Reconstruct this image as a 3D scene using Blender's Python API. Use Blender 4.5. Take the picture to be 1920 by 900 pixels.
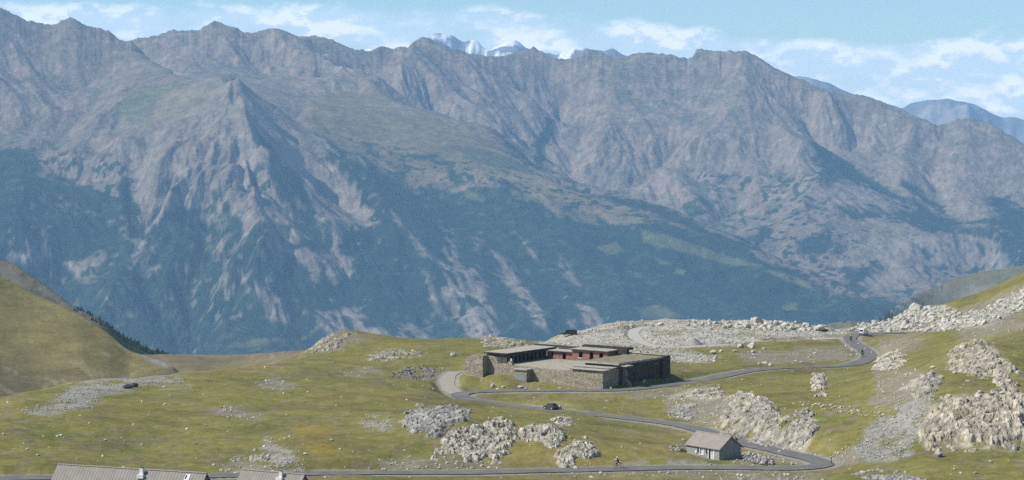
import bpy, math, random
import numpy as np
from math import radians, atan, cos, sin, pi
for o in list(bpy.data.objects): bpy.data.objects.remove(o)
SC = bpy.context.scene
COL = SC.collection

# ------------------------------------------------------------------ camera, sky, sun, exposure
F = 5000.0; H0 = 155.0
TILT = atan((450-H0)/F); CT, ST = cos(TILT), sin(TILT)
cam = bpy.data.cameras.new('camera'); camo = bpy.data.objects.new('camera', cam); COL.objects.link(camo)
cam.sensor_width = 36; cam.lens = 36*F/1920; cam.clip_start = 1; cam.clip_end = 200000
camo.location = (0, 0, 0); camo.rotation_euler = (pi/2-TILT, 0, 0)
SC.camera = camo
SUN_DIR = np.array([-0.985, -0.16, 0.0]); SUN_EL = radians(46)
SUN_DIR = SUN_DIR/np.linalg.norm(SUN_DIR)*cos(SUN_EL); SUN_DIR[2] = sin(SUN_EL)
sl = bpy.data.lights.new('sun', 'SUN'); sl.energy = 4.6; sl.angle = radians(0.55); sl.color = (1.0, 0.945, 0.86)
so = bpy.data.objects.new('sun', sl); COL.objects.link(so)
import mathutils
so.rotation_euler = mathutils.Vector(SUN_DIR).to_track_quat('Z', 'Y').to_euler()
SC.view_settings.view_transform = 'Standard'; SC.view_settings.look = 'None'
SC.view_settings.exposure = 0.2; SC.view_settings.gamma = 1; SC.view_settings.use_curve_mapping = False
SC.cycles.volume_bounces = 1; SC.cycles.max_bounces = 4; SC.cycles.diffuse_bounces = 2
SC.cycles.use_denoising = False
HAZE_DENSITY = 3.9e-5; HAZE_COLOR = (0.37, 0.65, 1.0)

world = bpy.data.worlds.new('World'); SC.world = world; world.use_nodes = True
def build_world():
    nt = world.node_tree; N = nt.nodes; L = nt.links; N.clear()
    def nd(t, **k):
        n = N.new(t)
        for a, b in k.items(): setattr(n, a, b)
        return n
    def M(op, a, b=None, c=None, clamp=False):
        n = nd('ShaderNodeMath', operation=op, use_clamp=clamp)
        for i, x in enumerate((a, b, c)):
            if x is None: continue
            if isinstance(x, (int, float)): n.inputs[i].default_value = x
            else: L.new(x, n.inputs[i])
        return n.outputs[0]
    out = nd('ShaderNodeOutputWorld'); bg = nd('ShaderNodeBackground'); bg.inputs[1].default_value = 0.10
    sky = nd('ShaderNodeTexSky', sky_type='NISHITA'); sky.sun_disc = False
    sky.sun_elevation = SUN_EL; sky.sun_rotation = math.atan2(SUN_DIR[0], SUN_DIR[1])
    sky.altitude = 2500; sky.air_density = 1.0; sky.dust_density = 0.6; sky.ozone_density = 1.2
    tc = nd('ShaderNodeTexCoord'); sp = nd('ShaderNodeSeparateXYZ'); L.new(tc.outputs['Generated'], sp.inputs[0])
    X, Y, Z = sp.outputs
    az = M('DIVIDE', X, M('MAXIMUM', M('ABSOLUTE', Y), 0.2))
    def noise(zoff, sx, sz, det=6, rough=.55, seed=0.0):
        cb = nd('ShaderNodeCombineXYZ')
        L.new(M('MULTIPLY', az, sx), cb.inputs[0]); L.new(M('MULTIPLY', M('ADD', Z, zoff), sz), cb.inputs[1]); cb.inputs[2].default_value = seed
        n = nd('ShaderNodeTexNoise'); n.inputs['Scale'].default_value = 1; n.inputs['Detail'].default_value = det; n.inputs['Roughness'].default_value = rough
        L.new(cb.outputs[0], n.inputs['Vector']); return n.outputs['Fac']
    def band(z0, z1, z2, z3):
        a = nd('ShaderNodeMapRange', interpolation_type='SMOOTHSTEP'); L.new(Z, a.inputs[0]); a.inputs[1].default_value = z0; a.inputs[2].default_value = z1
        b = nd('ShaderNodeMapRange', interpolation_type='SMOOTHSTEP'); L.new(Z, b.inputs[0]); b.inputs[1].default_value = z2; b.inputs[2].default_value = z3
        return M('MULTIPLY', a.outputs[0], M('SUBTRACT', 1.0, b.outputs[0]))
    def smooth(x, a, b):
        m = nd('ShaderNodeMapRange', interpolation_type='SMOOTHSTEP'); L.new(x, m.inputs[0]); m.inputs[1].default_value = a; m.inputs[2].default_value = b
        return m.outputs[0]
    # main cumulus bank: upper limit of the bank falls from left to right
    top = M('SUBTRACT', 0.029, M('MULTIPLY', smooth(az, -0.02, 0.13), 0.013))
    rel = M('SUBTRACT', top, Z)            # >0 below the top
    lim = M('MULTIPLY', smooth(rel, -0.006, 0.006), 1.0)
    n1 = noise(0, 44, 84, 9, .58, 12.7); n1b = noise(0.0030, 44, 84, 9, .58, 12.7)
    n2 = noise(0, 12, 40, 4, .5, 8.4)
    d = M('ADD', M('MULTIPLY', n1, 0.62), M('MULTIPLY', n2, 0.38))
    d = M('ADD', d, M('MULTIPLY', M('SUBTRACT', lim, 1.0), 0.42))
    dens = smooth(d, 0.24, 0.48)
    lowband = M('SUBTRACT', 1.0, smooth(Z, 0.18, 0.34))
    dens = M('MULTIPLY', dens, lowband)
    lit = smooth(M('SUBTRACT', n1, n1b), -0.07, 0.05)
    lit = M('MULTIPLY', lit, 1.0)
    puff = M('MULTIPLY', smooth(n1, 0.40, 0.60), lit)
    cc = nd('ShaderNodeMix', data_type='RGBA'); L.new(puff, cc.inputs[0])
    cc.inputs[6].default_value = (7.2, 8.5, 9.3, 1); cc.inputs[7].default_value = (12.2, 12.0, 11.2, 1)
    tint = nd('ShaderNodeMix', data_type='RGBA', blend_type='MULTIPLY'); tint.inputs[0].default_value = 1; L.new(sky.outputs[0], tint.inputs[6]); tint.inputs[7].default_value = (.82, 1.0, 1.04, 1)
    # blue of the clear sky, a touch of high thin cirrus
    cir = M('MULTIPLY', smooth(noise(0, 9, 160, 4, .6, 1.7), 0.5, 0.75), 0.25)
    mixs = nd('ShaderNodeMix', data_type='RGBA'); L.new(cir, mixs.inputs[0]); L.new(tint.outputs[2], mixs.inputs[6]); mixs.inputs[7].default_value = (6.2, 6.8, 7.2, 1)
    mx = nd('ShaderNodeMix', data_type='RGBA'); L.new(M('MULTIPLY', dens, 0.88), mx.inputs[0]); L.new(mixs.outputs[2], mx.inputs[6]); L.new(cc.outputs[2], mx.inputs[7])
    L.new(mx.outputs[2], bg.inputs[0]); L.new(bg.outputs[0], out.inputs[0])
build_world()

# ------------------------------------------------------------------ helpers
def at(u, v, Y):
    """world point(s) seen at photo pixel (u, v) at forward distance Y"""
    a = (np.asarray(u, float)-960)/F; b = (450-np.asarray(v, float))/F
    y = CT+b*ST; k = np.asarray(Y, float)/y
    return a*k, y*k, (-ST+b*CT)*k
def proj(X, Y, Z):
    d = Y*CT-Z*ST; return 960+F*X/d, 450-F*(Y*ST+Z*CT)/d
def hsh(ix, iy, s):
    h = (ix.astype(np.int64)*374761393 + iy.astype(np.int64)*668265263 + s*1274126177) & 0xffffffff
    h = ((h ^ (h >> 13))*1274126177) & 0xffffffff
    return ((h ^ (h >> 16)) & 0xffffff)/float(0xffffff)
def vnoise(x, y, s=0):
    ix = np.floor(x); iy = np.floor(y); fx = x-ix; fy = y-iy
    fx = fx*fx*fx*(fx*(fx*6-15)+10); fy = fy*fy*fy*(fy*(fy*6-15)+10)
    a = hsh(ix, iy, s); b = hsh(ix+1, iy, s); c = hsh(ix, iy+1, s); d = hsh(ix+1, iy+1, s)
    return (a+(b-a)*fx)*(1-fy)+(c+(d-c)*fx)*fy
def fbm(x, y, octv=5, s=0, g=.5):
    r = np.zeros_like(x, dtype=float); a = .5; t = 0
    for i in range(octv):
        r += a*(vnoise(x, y, s+i)-.5)*2; t += a; a *= g
        x, y = x*1.62-y*1.18+7.7, x*1.18+y*1.62-3.1
    return r/t
def smst(x, a, b):
    t = np.clip((x-a)/(b-a), 0, 1); return t*t*(3-2*t)
def sdpoly(u, v, poly):
    """signed distance to polygon, positive inside"""
    n = len(poly); d = np.full(u.shape, 1e18); ins = np.zeros(u.shape, bool)
    for i in range(n):
        x1, y1 = poly[i]; x2, y2 = poly[(i+1) % n]
        ex, ey = x2-x1, y2-y1; wx, wy = u-x1, v-y1
        t = np.clip((wx*ex+wy*ey)/(ex*ex+ey*ey+1e-9), 0, 1)
        d = np.minimum(d, (wx-ex*t)**2+(wy-ey*t)**2)
        if y1 != y2:
            c = ((y1 > v) != (y2 > v)) & (u < ex*(v-y1)/(y2-y1)+x1); ins ^= c
    return np.where(ins, 1, -1)*np.sqrt(d)
def polymask(u, v, polys, soft, wu, wv):
    """union mask 0..1 with noise-warped coordinates"""
    m = np.zeros(u.shape)
    uw, vw = u+wu, v+wv
    for p in polys:
        a = np.array(p); pad = soft+3
        sel = (uw > a[:, 0].min()-pad) & (uw < a[:, 0].max()+pad) & (vw > a[:, 1].min()-pad) & (vw < a[:, 1].max()+pad)
        if not sel.any(): continue
        m[sel] = np.maximum(m[sel], smst(sdpoly(uw[sel], vw[sel], p), -soft, soft))
    return m
def rbf(ctrl, X, Y, sy=1.0, smooth=0.0):
    c = np.array(ctrl, float); px, py, pz = c[:, 0], c[:, 1]*sy, c[:, 2]
    R = np.hypot(px[:, None]-px[None], py[:, None]-py[None])
    n = len(px); A = np.zeros((n+3, n+3)); A[:n, :n] = -R+np.eye(n)*smooth
    S = 1000.0
    A[:n, n] = 1; A[:n, n+1] = px/S; A[:n, n+2] = py/S; A[n:, :n] = A[:n, n:].T
    w = np.linalg.solve(A, np.concatenate([pz, [0, 0, 0]]))
    sh = X.shape; x = X.ravel(); y = Y.ravel()*sy; out = np.empty(x.size)
    for i in range(0, x.size, 20000):
        xs = x[i:i+20000]; ys = y[i:i+20000]
        r = np.sqrt((xs[:, None]-px)**2+(ys[:, None]-py)**2)
        out[i:i+20000] = -r@w[:n]+w[n]+w[n+1]*xs/S+w[n+2]*ys/S
    return out.reshape(sh)
def upsample(Zc, rc, cc, r, c):
    """bilinear from coarse (rc, cc) onto fine (r, c) axes"""
    t = np.empty((len(r), Zc.shape[1]))
    for j in range(Zc.shape[1]): t[:, j] = np.interp(r, rc, Zc[:, j])
    o = np.empty((len(r), len(c)))
    for i in range(len(r)): o[i] = np.interp(c, cc, t[i])
    return o
def blur(Z, k):
    if k < 1: return Z
    for ax in (0, 1):
        P = np.concatenate([np.repeat(np.take(Z, [0], ax), k, ax), Z, np.repeat(np.take(Z, [-1], ax), k, ax)], ax)
        C = np.cumsum(P, ax); z0 = np.zeros_like(np.take(C, [0], ax)); C = np.concatenate([z0, C], ax)
        n = Z.shape[ax]
        Z = (np.take(C, range(2*k+1, 2*k+1+n), ax)-np.take(C, range(0, n), ax))/(2*k+1)
    return Z
def grads(Z, c, r):
    Zc = np.gradient(Z, c, axis=1); Zr = np.gradient(Z, r, axis=0)
    Y = r[:, None]; zx = Zc/Y; return zx, Zr-c[None]*zx
def erode(X, Y, gx, gy, octs, amp, branch=0.7, s=0):
    """gullies running down the fall line: cosine stripes laid across the slope, each octave bent by the ones before"""
    gl = np.hypot(gx, gy)+1e-6; slope = np.clip(gl/0.5, 0, 1.3)
    dx, dy = gy/gl, -gx/gl
    H = np.zeros_like(X); hx = np.zeros_like(X); hy = np.zeros_like(X)
    for k, (wl, am) in enumerate(octs):
        px, py = X/wl, Y/wl
        ddx = dx*1.0+hy*branch; ddy = dy*1.0-hx*branch
        n = np.maximum(np.hypot(ddx, ddy), 1e-6); ddx, ddy = ddx/n*0.95, ddy/n*0.95
        ix, iy = np.floor(px), np.floor(py); fx, fy = px-ix, py-iy
        va = np.zeros_like(X); vx = np.zeros_like(X); vy = np.zeros_like(X); W = np.zeros_like(X)
        for i in (-1, 0, 1, 2):
            for j in (-1, 0, 1, 2):
                ox = hsh(ix+i, iy+j, s+k*7)-.5; oy = hsh(ix+i, iy+j, s+k*7+3)-.5
                qx = fx-i-ox*.9; qy = fy-j-oy*.9
                w = np.exp(-(qx*qx+qy*qy)*2.2)
                m = (qx*ddx+qy*ddy)*2*pi
                va += np.cos(m)*w; sn = -np.sin(m)*w
                vx += sn*ddx; vy += sn*ddy; W += w
        va /= W; vx /= W; vy /= W
        f_ = np.clip((va+1)/2, 0, 1); sh = (2*np.sqrt(f_+.01)-1.05) if k % 2 else (1-2*np.sqrt(1-f_+.01))
        H += (va*.45+sh*.75)*am*wl*slope*amp
        hx += vx*am*4*slope; hy += vy*am*4*slope
    return H
def tag(o, label=None, cat=None, group=None, kind=None):
    for k, x in (('label', label), ('category', cat), ('group', group), ('kind', kind)):
        if x: o[k] = x
    return o
def link(o, parent=None):
    COL.objects.link(o)
    if parent is not None: o.parent = parent
    return o
def mesh_np(name, V, Q, mat, colors=None, smooth=True, parent=None, tri=False, extra=None):
    k = 3 if tri else 4
    me = bpy.data.meshes.new(name); V = np.asarray(V, np.float32); Q = np.asarray(Q, np.int32)
    me.vertices.add(len(V)); me.vertices.foreach_set('co', V.ravel())
    me.loops.add(Q.size); me.loops.foreach_set('vertex_index', Q.ravel())
    me.polygons.add(len(Q)); me.polygons.foreach_set('loop_start', np.arange(0, Q.size, k, dtype=np.int32))
    me.polygons.foreach_set('loop_total', np.full(len(Q), k, np.int32))
    me.polygons.foreach_set('use_smooth', np.full(len(Q), smooth, bool))
    me.update(calc_edges=True)
    if colors is not None:
        a = me.color_attributes.new('cover', 'FLOAT_COLOR', 'POINT')
        C = np.ones((len(V), 4), np.float32); C[:, :3] = colors; a.data.foreach_set('color', C.ravel())
    me.materials.append(mat)
    o = bpy.data.objects.new(name, me); return link(o, parent)
def gridfaces(nr, nc):
    i = np.arange(nr*nc).reshape(nr, nc)
    return np.stack([i[:-1, :-1], i[:-1, 1:], i[1:, 1:], i[1:, :-1]], -1).reshape(-1, 4)

def material(name, build):
    m = bpy.data.materials.new(name); m.use_nodes = True; nt = m.node_tree; b = nt.nodes['Principled BSDF']
    b.inputs['Specular IOR Level'].default_value = 0.15
    build(nt, nt.nodes, nt.links, b); return m
def noise_mix(nt, N, L, b, c1, c2, scale, det=5, rough=.6, bump=0.0, bscale=None, r=0.9, lo=.35, hi=.65, vor=0, dist=.1):
    tc = N.new('ShaderNodeTexCoord'); n = N.new('ShaderNodeTexNoise'); n.inputs['Scale'].default_value = scale
    n.inputs['Detail'].default_value = det; n.inputs['Roughness'].default_value = rough; L.new(tc.outputs['Object'], n.inputs['Vector'])
    cr = N.new('ShaderNodeValToRGB'); cr.color_ramp.elements[0].position = lo; cr.color_ramp.elements[1].position = hi
    cr.color_ramp.elements[0].color = (*c1, 1); cr.color_ramp.elements[1].color = (*c2, 1)
    L.new(n.outputs['Fac'], cr.inputs[0]); last = cr.outputs[0]
    hgt = n.outputs['Fac']
    if vor:
        v = N.new('ShaderNodeTexVoronoi'); v.inputs['Scale'].default_value = vor; L.new(tc.outputs['Object'], v.inputs['Vector'])
        mp = N.new('ShaderNodeMix'); mp.data_type = 'RGBA'; mp.blend_type = 'MULTIPLY'; mp.inputs[0].default_value = .75
        bw = N.new('ShaderNodeRGBToBW'); L.new(v.outputs['Color'], bw.inputs[0])
        cr2 = N.new('ShaderNodeValToRGB'); cr2.color_ramp.elements[0].color = (.45, .45, .45, 1); cr2.color_ramp.elements[1].color = (1.25, 1.22, 1.15, 1)
        L.new(bw.outputs[0], cr2.inputs[0]); L.new(last, mp.inputs[6]); L.new(cr2.outputs[0], mp.inputs[7]); last = mp.outputs[2]; hgt = v.outputs['Distance']
    L.new(last, b.inputs['Base Color']); b.inputs['Roughness'].default_value = r
    if bump:
        bp = N.new('ShaderNodeBump'); bp.inputs['Strength'].default_value = bump; bp.inputs['Distance'].default_value = dist; L.new(hgt, bp.inputs['Height'])
        if vor: bp.invert = True
        L.new(bp.outputs[0], b.inputs['Normal'])
def simple(name, c1, c2=None, **k):
    c2 = c2 or tuple(x*1.25 for x in c1)
    k.setdefault('scale', 3.0)
    return material(name, lambda nt, N, L, b: noise_mix(nt, N, L, b, c1, c2, **k))
def cover_mat(name, scales, amt=.35, bump=.6, bdist=5.0):
    """cover colour per vertex times small scale mottling, plus bump"""
    def bld(nt, N, L, b):
        at_ = N.new('ShaderNodeVertexColor'); at_.layer_name = 'cover'
        tc = N.new('ShaderNodeTexCoord'); last = at_.outputs[0]; hs = []
        for s in scales:
            n = N.new('ShaderNodeTexNoise'); n.inputs['Scale'].default_value = s; n.inputs['Detail'].default_value = 4; n.inputs['Roughness'].default_value = .7
            L.new(tc.outputs['Object'], n.inputs['Vector'])
            mr = N.new('ShaderNodeMapRange'); mr.inputs[1].default_value = .3; mr.inputs[2].default_value = .7; mr.inputs[3].default_value = 1-amt; mr.inputs[4].default_value = 1+amt
            L.new(n.outputs['Fac'], mr.inputs[0])
            mx = N.new('ShaderNodeVectorMath'); mx.operation = 'SCALE'; L.new(last, mx.inputs[0]); L.new(mr.outputs[0], mx.inputs['Scale']); last = mx.outputs[0]; hs.append(n)
        L.new(last, b.inputs['Base Color']); b.inputs['Roughness'].default_value = .95; b.inputs['Specular IOR Level'].default_value = .05
        bp = N.new('ShaderNodeBump'); bp.inputs['Strength'].default_value = bump; bp.inputs['Distance'].default_value = bdist
        L.new(hs[0].outputs['Fac'], bp.inputs['Height']); L.new(bp.outputs[0], b.inputs['Normal'])
    return material(name, bld)
def lerp3(C, col, m):
    return C+(np.array(col)-C)*m[..., None]

# ------------------------------------------------------------------ far mountains (height field with erosion gullies)
SKY = [(-150, -15, 10.35), (-60, -5, 10.4), (0, 18, 10.4), (60, 40, 10.45), (100, 47, 10.5), (130, 34, 10.5), (165, 45, 10.5), (200, 60, 10.5), (240, 78, 10.5), (270, 105, 10.35), (290, 122, 10.2), (345, 150, 9.95),
    (245, 74, 11.4), (300, 67, 11.5), (330, 56, 11.5), (380, 53, 11.6), (405, 38, 11.6), (440, 48, 11.6), (465, 62, 11.7), (490, 58, 11.7), (515, 53, 11.7), (560, 66, 11.7), (600, 68, 11.6), (640, 82, 11.6), (690, 95, 11.6),
    (715, 89, 11.7), (740, 91, 11.8), (765, 85, 11.9), (790, 70, 11.9), (830, 82, 11.9), (870, 97, 12), (930, 107, 12.1), (970, 97, 12.2), (1000, 89, 12.2), (1025, 103, 12.2), (1060, 111, 12.2), (1085, 103, 12.3), (1110, 94, 12.3), (1145, 108, 12.3),
    (1180, 102, 12.3), (1215, 98, 12.3), (1250, 103, 12.3), (1285, 108, 12.3), (1298, 98, 12.3), (1310, 91, 12.3), (1340, 96, 12.3), (1390, 95, 12.2), (1420, 108, 12.2), (1460, 130, 12.1), (1530, 160, 12), (1580, 176, 12), (1620, 178, 11.9), (1680, 205, 11.9), (1730, 225, 11.8),
    (1765, 237, 11.8), (1790, 226, 11.7), (1812, 220, 11.7), (1845, 228, 11.7), (1880, 250, 11.6), (1920, 272, 11.6), (2000, 305, 11.6), (2100, 340, 11.5)]
SKYLINE = [(-300, -60), (-60, -8), (0, 12), (30, 26), (55, 38), (75, 42), (100, 47), (118, 40), (135, 33), (150, 38), (165, 47), (185, 52), (205, 57), (220, 68), (238, 77), (262, 72), (300, 66), (330, 55), (350, 58), (375, 56), (388, 48), (403, 38), (420, 44), (440, 50), (462, 62), (480, 60), (500, 56), (515, 53), (540, 60), (560, 68), (590, 67), (610, 70), (640, 82), (665, 92), (690, 95), (700, 95), (715, 88), (740, 91), (752, 87), (765, 90), (775, 78), (790, 70), (803, 70), (830, 85), (870, 97), (915, 107), (945, 103), (980, 95), (1000, 89), (1012, 95), (1035, 107), (1060, 111), (1080, 108), (1095, 98), (1108, 93), (1125, 98), (1150, 108), (1175, 104), (1210, 98), (1245, 101), (1270, 107), (1288, 110), (1298, 104), (1305, 92), (1315, 91), (1335, 95), (1395, 95), (1420, 106), (1455, 130), (1500, 148), (1540, 165), (1580, 176), (1620, 178), (1650, 190), (1700, 210), (1755, 235), (1775, 230), (1795, 222), (1815, 220), (1850, 230), (1890, 252), (1920, 270), (2000, 305), (2200, 360)]
def mountains():
    K = []
    def P(*pts, back=None):
        for p in pts:
            x, y, z = at(p[0], p[1], p[2]*1000); K.append((x, y, z))
            if back: K.append((x*(p[2]+back[0])/p[2], y+back[0]*1000, z-back[1]))
    # skyline
    P((-150, -15, 10.35), (-60, -5, 10.4), (0, 18, 10.4), (60, 40, 10.45), (100, 47, 10.5), (130, 34, 10.5), (165, 45, 10.5), (200, 60, 10.5), (240, 78, 10.5), back=(.5, 260))
    P((270, 105, 10.35), (290, 122, 10.2), (345, 150, 9.95), (385, 152, 9.85))
    P((300, 67, 11.5), (330, 56, 11.5), (380, 53, 11.6), (405, 38, 11.6), (440, 48, 11.6), (465, 62, 11.7), (490, 58, 11.7), (515, 53, 11.7), (560, 66, 11.7), (600, 68, 11.6), (640, 82, 11.6), (690, 95, 11.6),
      (715, 89, 11.7), (740, 91, 11.8), (765, 85, 11.9), (790, 70, 11.9), (830, 82, 11.9), (870, 97, 12), (930, 107, 12.1), (970, 97, 12.2), (1000, 89, 12.2), (1025, 103, 12.2), (1060, 111, 12.2), (1085, 103, 12.3), (1110, 94, 12.3), (1145, 108, 12.3),
      (1180, 102, 12.3), (1215, 98, 12.3), (1250, 103, 12.3), (1285, 108, 12.3), (1298, 98, 12.3), (1310, 91, 12.3), (1340, 96, 12.3), (1390, 95, 12.2), (1420, 108, 12.2), (1460, 130, 12.1), (1530, 160, 12), (1580, 176, 12), (1620, 178, 11.9), (1680, 205, 11.9), (1730, 225, 11.8),
      (1765, 237, 11.8), (1790, 226, 11.7), (1812, 220, 11.7), (1845, 228, 11.7), (1880, 250, 11.6), (1920, 272, 11.6), (2000, 305, 11.6), (2100, 340, 11.5), back=(.7, 420))
    P((250, 150, 10.9), (320, 120, 11.1), (380, 130, 11.05), (450, 125, 11.1), (520, 120, 11.2), (600, 140, 11.1), (480, 165, 10.6), (560, 180, 10.6), (640, 180, 10.7), (430, 110, 11.2), (340, 100, 11.25))
    # left massif
    P((40, 110, 10.1), (80, 165, 9.9), (130, 200, 9.8), (160, 150, 10.05), (225, 130, 10.1), (180, 215, 9.65), (0, 200, 9.7), (-100, 180, 9.7), (60, 260, 9.4), (100, 265, 9.5), (0, 300, 9.2), (150, 340, 9.2), (60, 350, 9.0), (170, 430, 8.85), (80, 440, 8.7), (0, 430, 8.7), (110, 505, 8.6), (200, 560, 8.4), (-120, 400, 8.9), (20, 540, 8.4))
    # shoulder, pyramid
    P((230, 165, 9.9), (300, 158, 9.9), (345, 158, 9.85), (430, 151, 9.75), (300, 190, 9.7), (240, 235, 9.5), (330, 228, 9.45), (380, 195, 9.55))
    P((441, 165, 9.55), (452, 215, 9.38), (462, 255, 9.24), (468, 300, 9.05), (475, 345, 8.9), (520, 430, 8.7), (560, 520, 8.5), (590, 600, 8.3))
    P((415, 190, 9.5), (385, 205, 9.45), (350, 238, 9.38), (320, 300, 9.12), (320, 385, 8.9), (335, 470, 8.65), (350, 560, 8.4))
    P((405, 300, 9.12), (395, 390, 8.88), (410, 500, 8.55), (450, 600, 8.3))
    P((240, 262, 9.35), (245, 330, 9.15), (262, 425, 8.9), (255, 505, 8.6), (240, 600, 8.3))
    P((290, 262, 9.35), (275, 330, 9.15))
    P((500, 215, 9.62), (520, 250, 9.55), (560, 320, 9.3), (585, 385, 9.08), (615, 460, 8.82), (640, 545, 8.55), (650, 610, 8.3))
    P((560, 235, 9.85), (620, 285, 9.6), (655, 340, 9.4), (690, 400, 9.15), (725, 460, 8.9), (765, 525, 8.7), (800, 600, 8.45))
    P((700, 345, 9.45), (760, 440, 9.0), (800, 500, 8.75), (850, 590, 8.4))
    P((600, 200, 10.2), (540, 195, 10.1), (480, 185, 9.95))
    # spur crest and its back side
    S = [(600, 112, 11.2), (650, 130, 11.1), (700, 158, 10.9), (760, 195, 10.7), (830, 220, 10.5), (900, 243, 10.35), (960, 275, 10.2), (1010, 305, 10.05), (1060, 335, 9.95), (1110, 357, 9.85), (1170, 375, 9.75), (1240, 395, 9.65), (1300, 415, 9.5), (1380, 450, 9.35), (1450, 482, 9.2), (1520, 515, 9.05), (1570, 540, 8.95), (1610, 572, 8.8), (1640, 604, 8.7)]
    P(*S)
    P(*[(u, v+14, d+.45-.1*(u > 1500)) for u, v, d in S[2:-1]])
    P((700, 250, 10.0), (800, 280, 9.9), (900, 320, 9.75), (1000, 368, 9.55), (1100, 402, 9.45), (1200, 432, 9.3), (750, 335, 9.6), (860, 350, 9.6), (1000, 450, 9.15), (1100, 500, 8.95), (1200, 540, 8.75), (1300, 510, 9.0), (1400, 555, 8.8), (1480, 560, 8.85),
      (850, 420, 9.25), (840, 480, 8.95), (880, 520, 8.7), (900, 580, 8.45), (920, 450, 9.15), (950, 520, 8.85), (1000, 590, 8.45), (900, 460, 9.05), (1050, 560, 8.65), (1100, 590, 8.4))
    P(*[(u, v, d) for u, v, d in ((-200, 640, 8.1), (-50, 640, 8.1), (50, 645, 8.1), (150, 650, 8.1), (300, 662, 8.1), (440, 662, 8.05), (600, 662, 8.1), (750, 665, 8.1), (900, 660, 8.1), (1050, 650, 8.1), (1200, 640, 8.15), (1350, 630, 8.2), (1480, 625, 8.25), (1600, 618, 8.4), (1660, 614, 8.7))])
    for u in range(-200, 2201, 200): x, y, z = at(u, 700, 7000); K.append((x, y, -790.))
    # far face
    P((1045, 262, 11.45), (1040, 215, 11.75), (1062, 325, 11.1), (990, 200, 11.6), (1000, 265, 11.25), (1110, 200, 11.75), (1150, 300, 11.2), (1200, 220, 11.6), (1250, 320, 11.05), (870, 150, 11.6), (870, 200, 11.2), (800, 150, 11.4), (740, 140, 11.4), (940, 240, 11.2), (1300, 200, 11.75), (1320, 320, 11.1), (1220, 360, 10.85), (1350, 400, 10.7))
    P((1340, 140, 12.0), (1400, 200, 11.65), (1470, 240, 11.4), (1530, 275, 11.2), (1545, 340, 10.85), (1600, 392, 10.6), (1650, 415, 10.5), (1700, 425, 10.45), (1800, 432, 10.4), (1872, 437, 10.35), (1450, 330, 10.95), (1420, 420, 10.5), (1500, 440, 10.35), (1540, 500, 10.1), (1600, 480, 10.15))
    P((1700, 500, 10.1), (1800, 500, 10.15), (1650, 555, 9.8), (1740, 545, 9.9), (1870, 500, 10.15), (1930, 470, 10.3), (1960, 520, 10.1), (2080, 520, 10.2))
    P((1500, 200, 11.75), (1560, 265, 11.5), (1600, 300, 11.3), (1650, 345, 11.1), (1720, 385, 10.9), (1810, 422, 10.65), (1870, 425, 10.6), (1700, 280, 11.45), (1770, 300, 11.3), (1790, 380, 10.9), (1830, 300, 11.3), (1860, 370, 11), (1900, 350, 11.1), (1930, 420, 10.7), (2050, 420, 10.8))
    P((1110, 388, 10.6), (1240, 425, 10.4), (1380, 478, 10.1), (1520, 545, 9.75), (1600, 585, 9.5), (1660, 612, 9.2), (1000, 330, 10.85), (900, 270, 11.0), (820, 240, 11.1))
    P((1750, 600, 9.4), (1900, 590, 9.5), (2080, 600, 9.5))
    jr = np.random.default_rng(3)
    for i in range(len(SKY)-1):
        if i == 11: continue
        (u1, v1, d1), (u2, v2, d2) = SKY[i], SKY[i+1]; n = max(2, int((u2-u1)/11))
        for k in range(1, n):
            t = k/n; P((u1+(u2-u1)*t, v1+(v2-v1)*t+jr.uniform(-2.2, 2.8), d1+(d2-d1)*t))
    for (u1, v1, d1) in SKY: P((u1, v1, d1), back=(.10, 62)); 
    K[:] = [k for i, k in enumerate(K) if all((k[0]-q[0])**2+(k[1]-q[1])**2 > 22**2 for q in K[:i])]
    c = np.linspace(-1130/F, 1130/F, 1180); r = np.concatenate([np.linspace(7050, 7950, 12), np.linspace(8000, 12500, 640), np.linspace(12520, 13400, 16)])
    cc = np.linspace(c[0], c[-1], 420); rc = np.linspace(7050, 13400, 330)
    Xc = cc[None]*rc[:, None]; Yc = np.repeat(rc[:, None], len(cc), 1)
    Z = upsample(rbf(K, Xc, Yc, 1.0, .5), rc, cc, r, c)
    X = c[None]*r[:, None]; Y = np.repeat(r[:, None], len(c), 1)
    Z = Z+.6*(Z-blur(Z, 38))
    Zs = blur(Z, 9); gx, gy = grads(Zs, c, r)
    u0, v0 = proj(X, Y, Z)
    slope = np.hypot(gx, gy)
    wn = fbm(X/260, Y/260, 5, 11); wn2 = fbm(X/260+40, Y/260+9, 5, 31)
    meadow = polymask(u0, v0, MEADOW, 10, wn*26, wn2*14)
    shoulder = polymask(u0, v0, [[(232, 165), (430, 152), (425, 178), (360, 232), (300, 240), (240, 240), (222, 205)]], 10, wn*20, wn2*10)
    amp = 1-.86*np.maximum(meadow, shoulder)
    Xw = X+fbm(X/600, Y/600, 3, 77)*90; Yw = Y+fbm(X/600+9, Y/600, 3, 78)*90
    av = .35+1.0*smst(fbm(X/700, Y/700, 3, 88), -.45, .45)
    E = erode(Xw, Yw, gx, gy, ((430, .11), (230, .10), (120, .09), (62, .085), (31, .085), (16, .08)), amp*av, .8)
    rough = (fbm(X/90, Y/90, 6, 5)*12+fbm(X/30, Y/30, 4, 6)*6)*amp*np.clip(slope/.5, .2, 1)
    q = np.array([at(a, b, d*1000)[:2] for a, b, d in SKY]); dc = np.full(X.shape, 1e9)
    for i in range(len(q)-1):
        if i == 11: continue
        e = q[i+1]-q[i]; t = np.clip(((X-q[i][0])*e[0]+(Y-q[i][1])*e[1])/(e@e), 0, 1); dc = np.minimum(dc, np.hypot(X-q[i][0]-t*e[0], Y-q[i][1]-t*e[1]))
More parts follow.
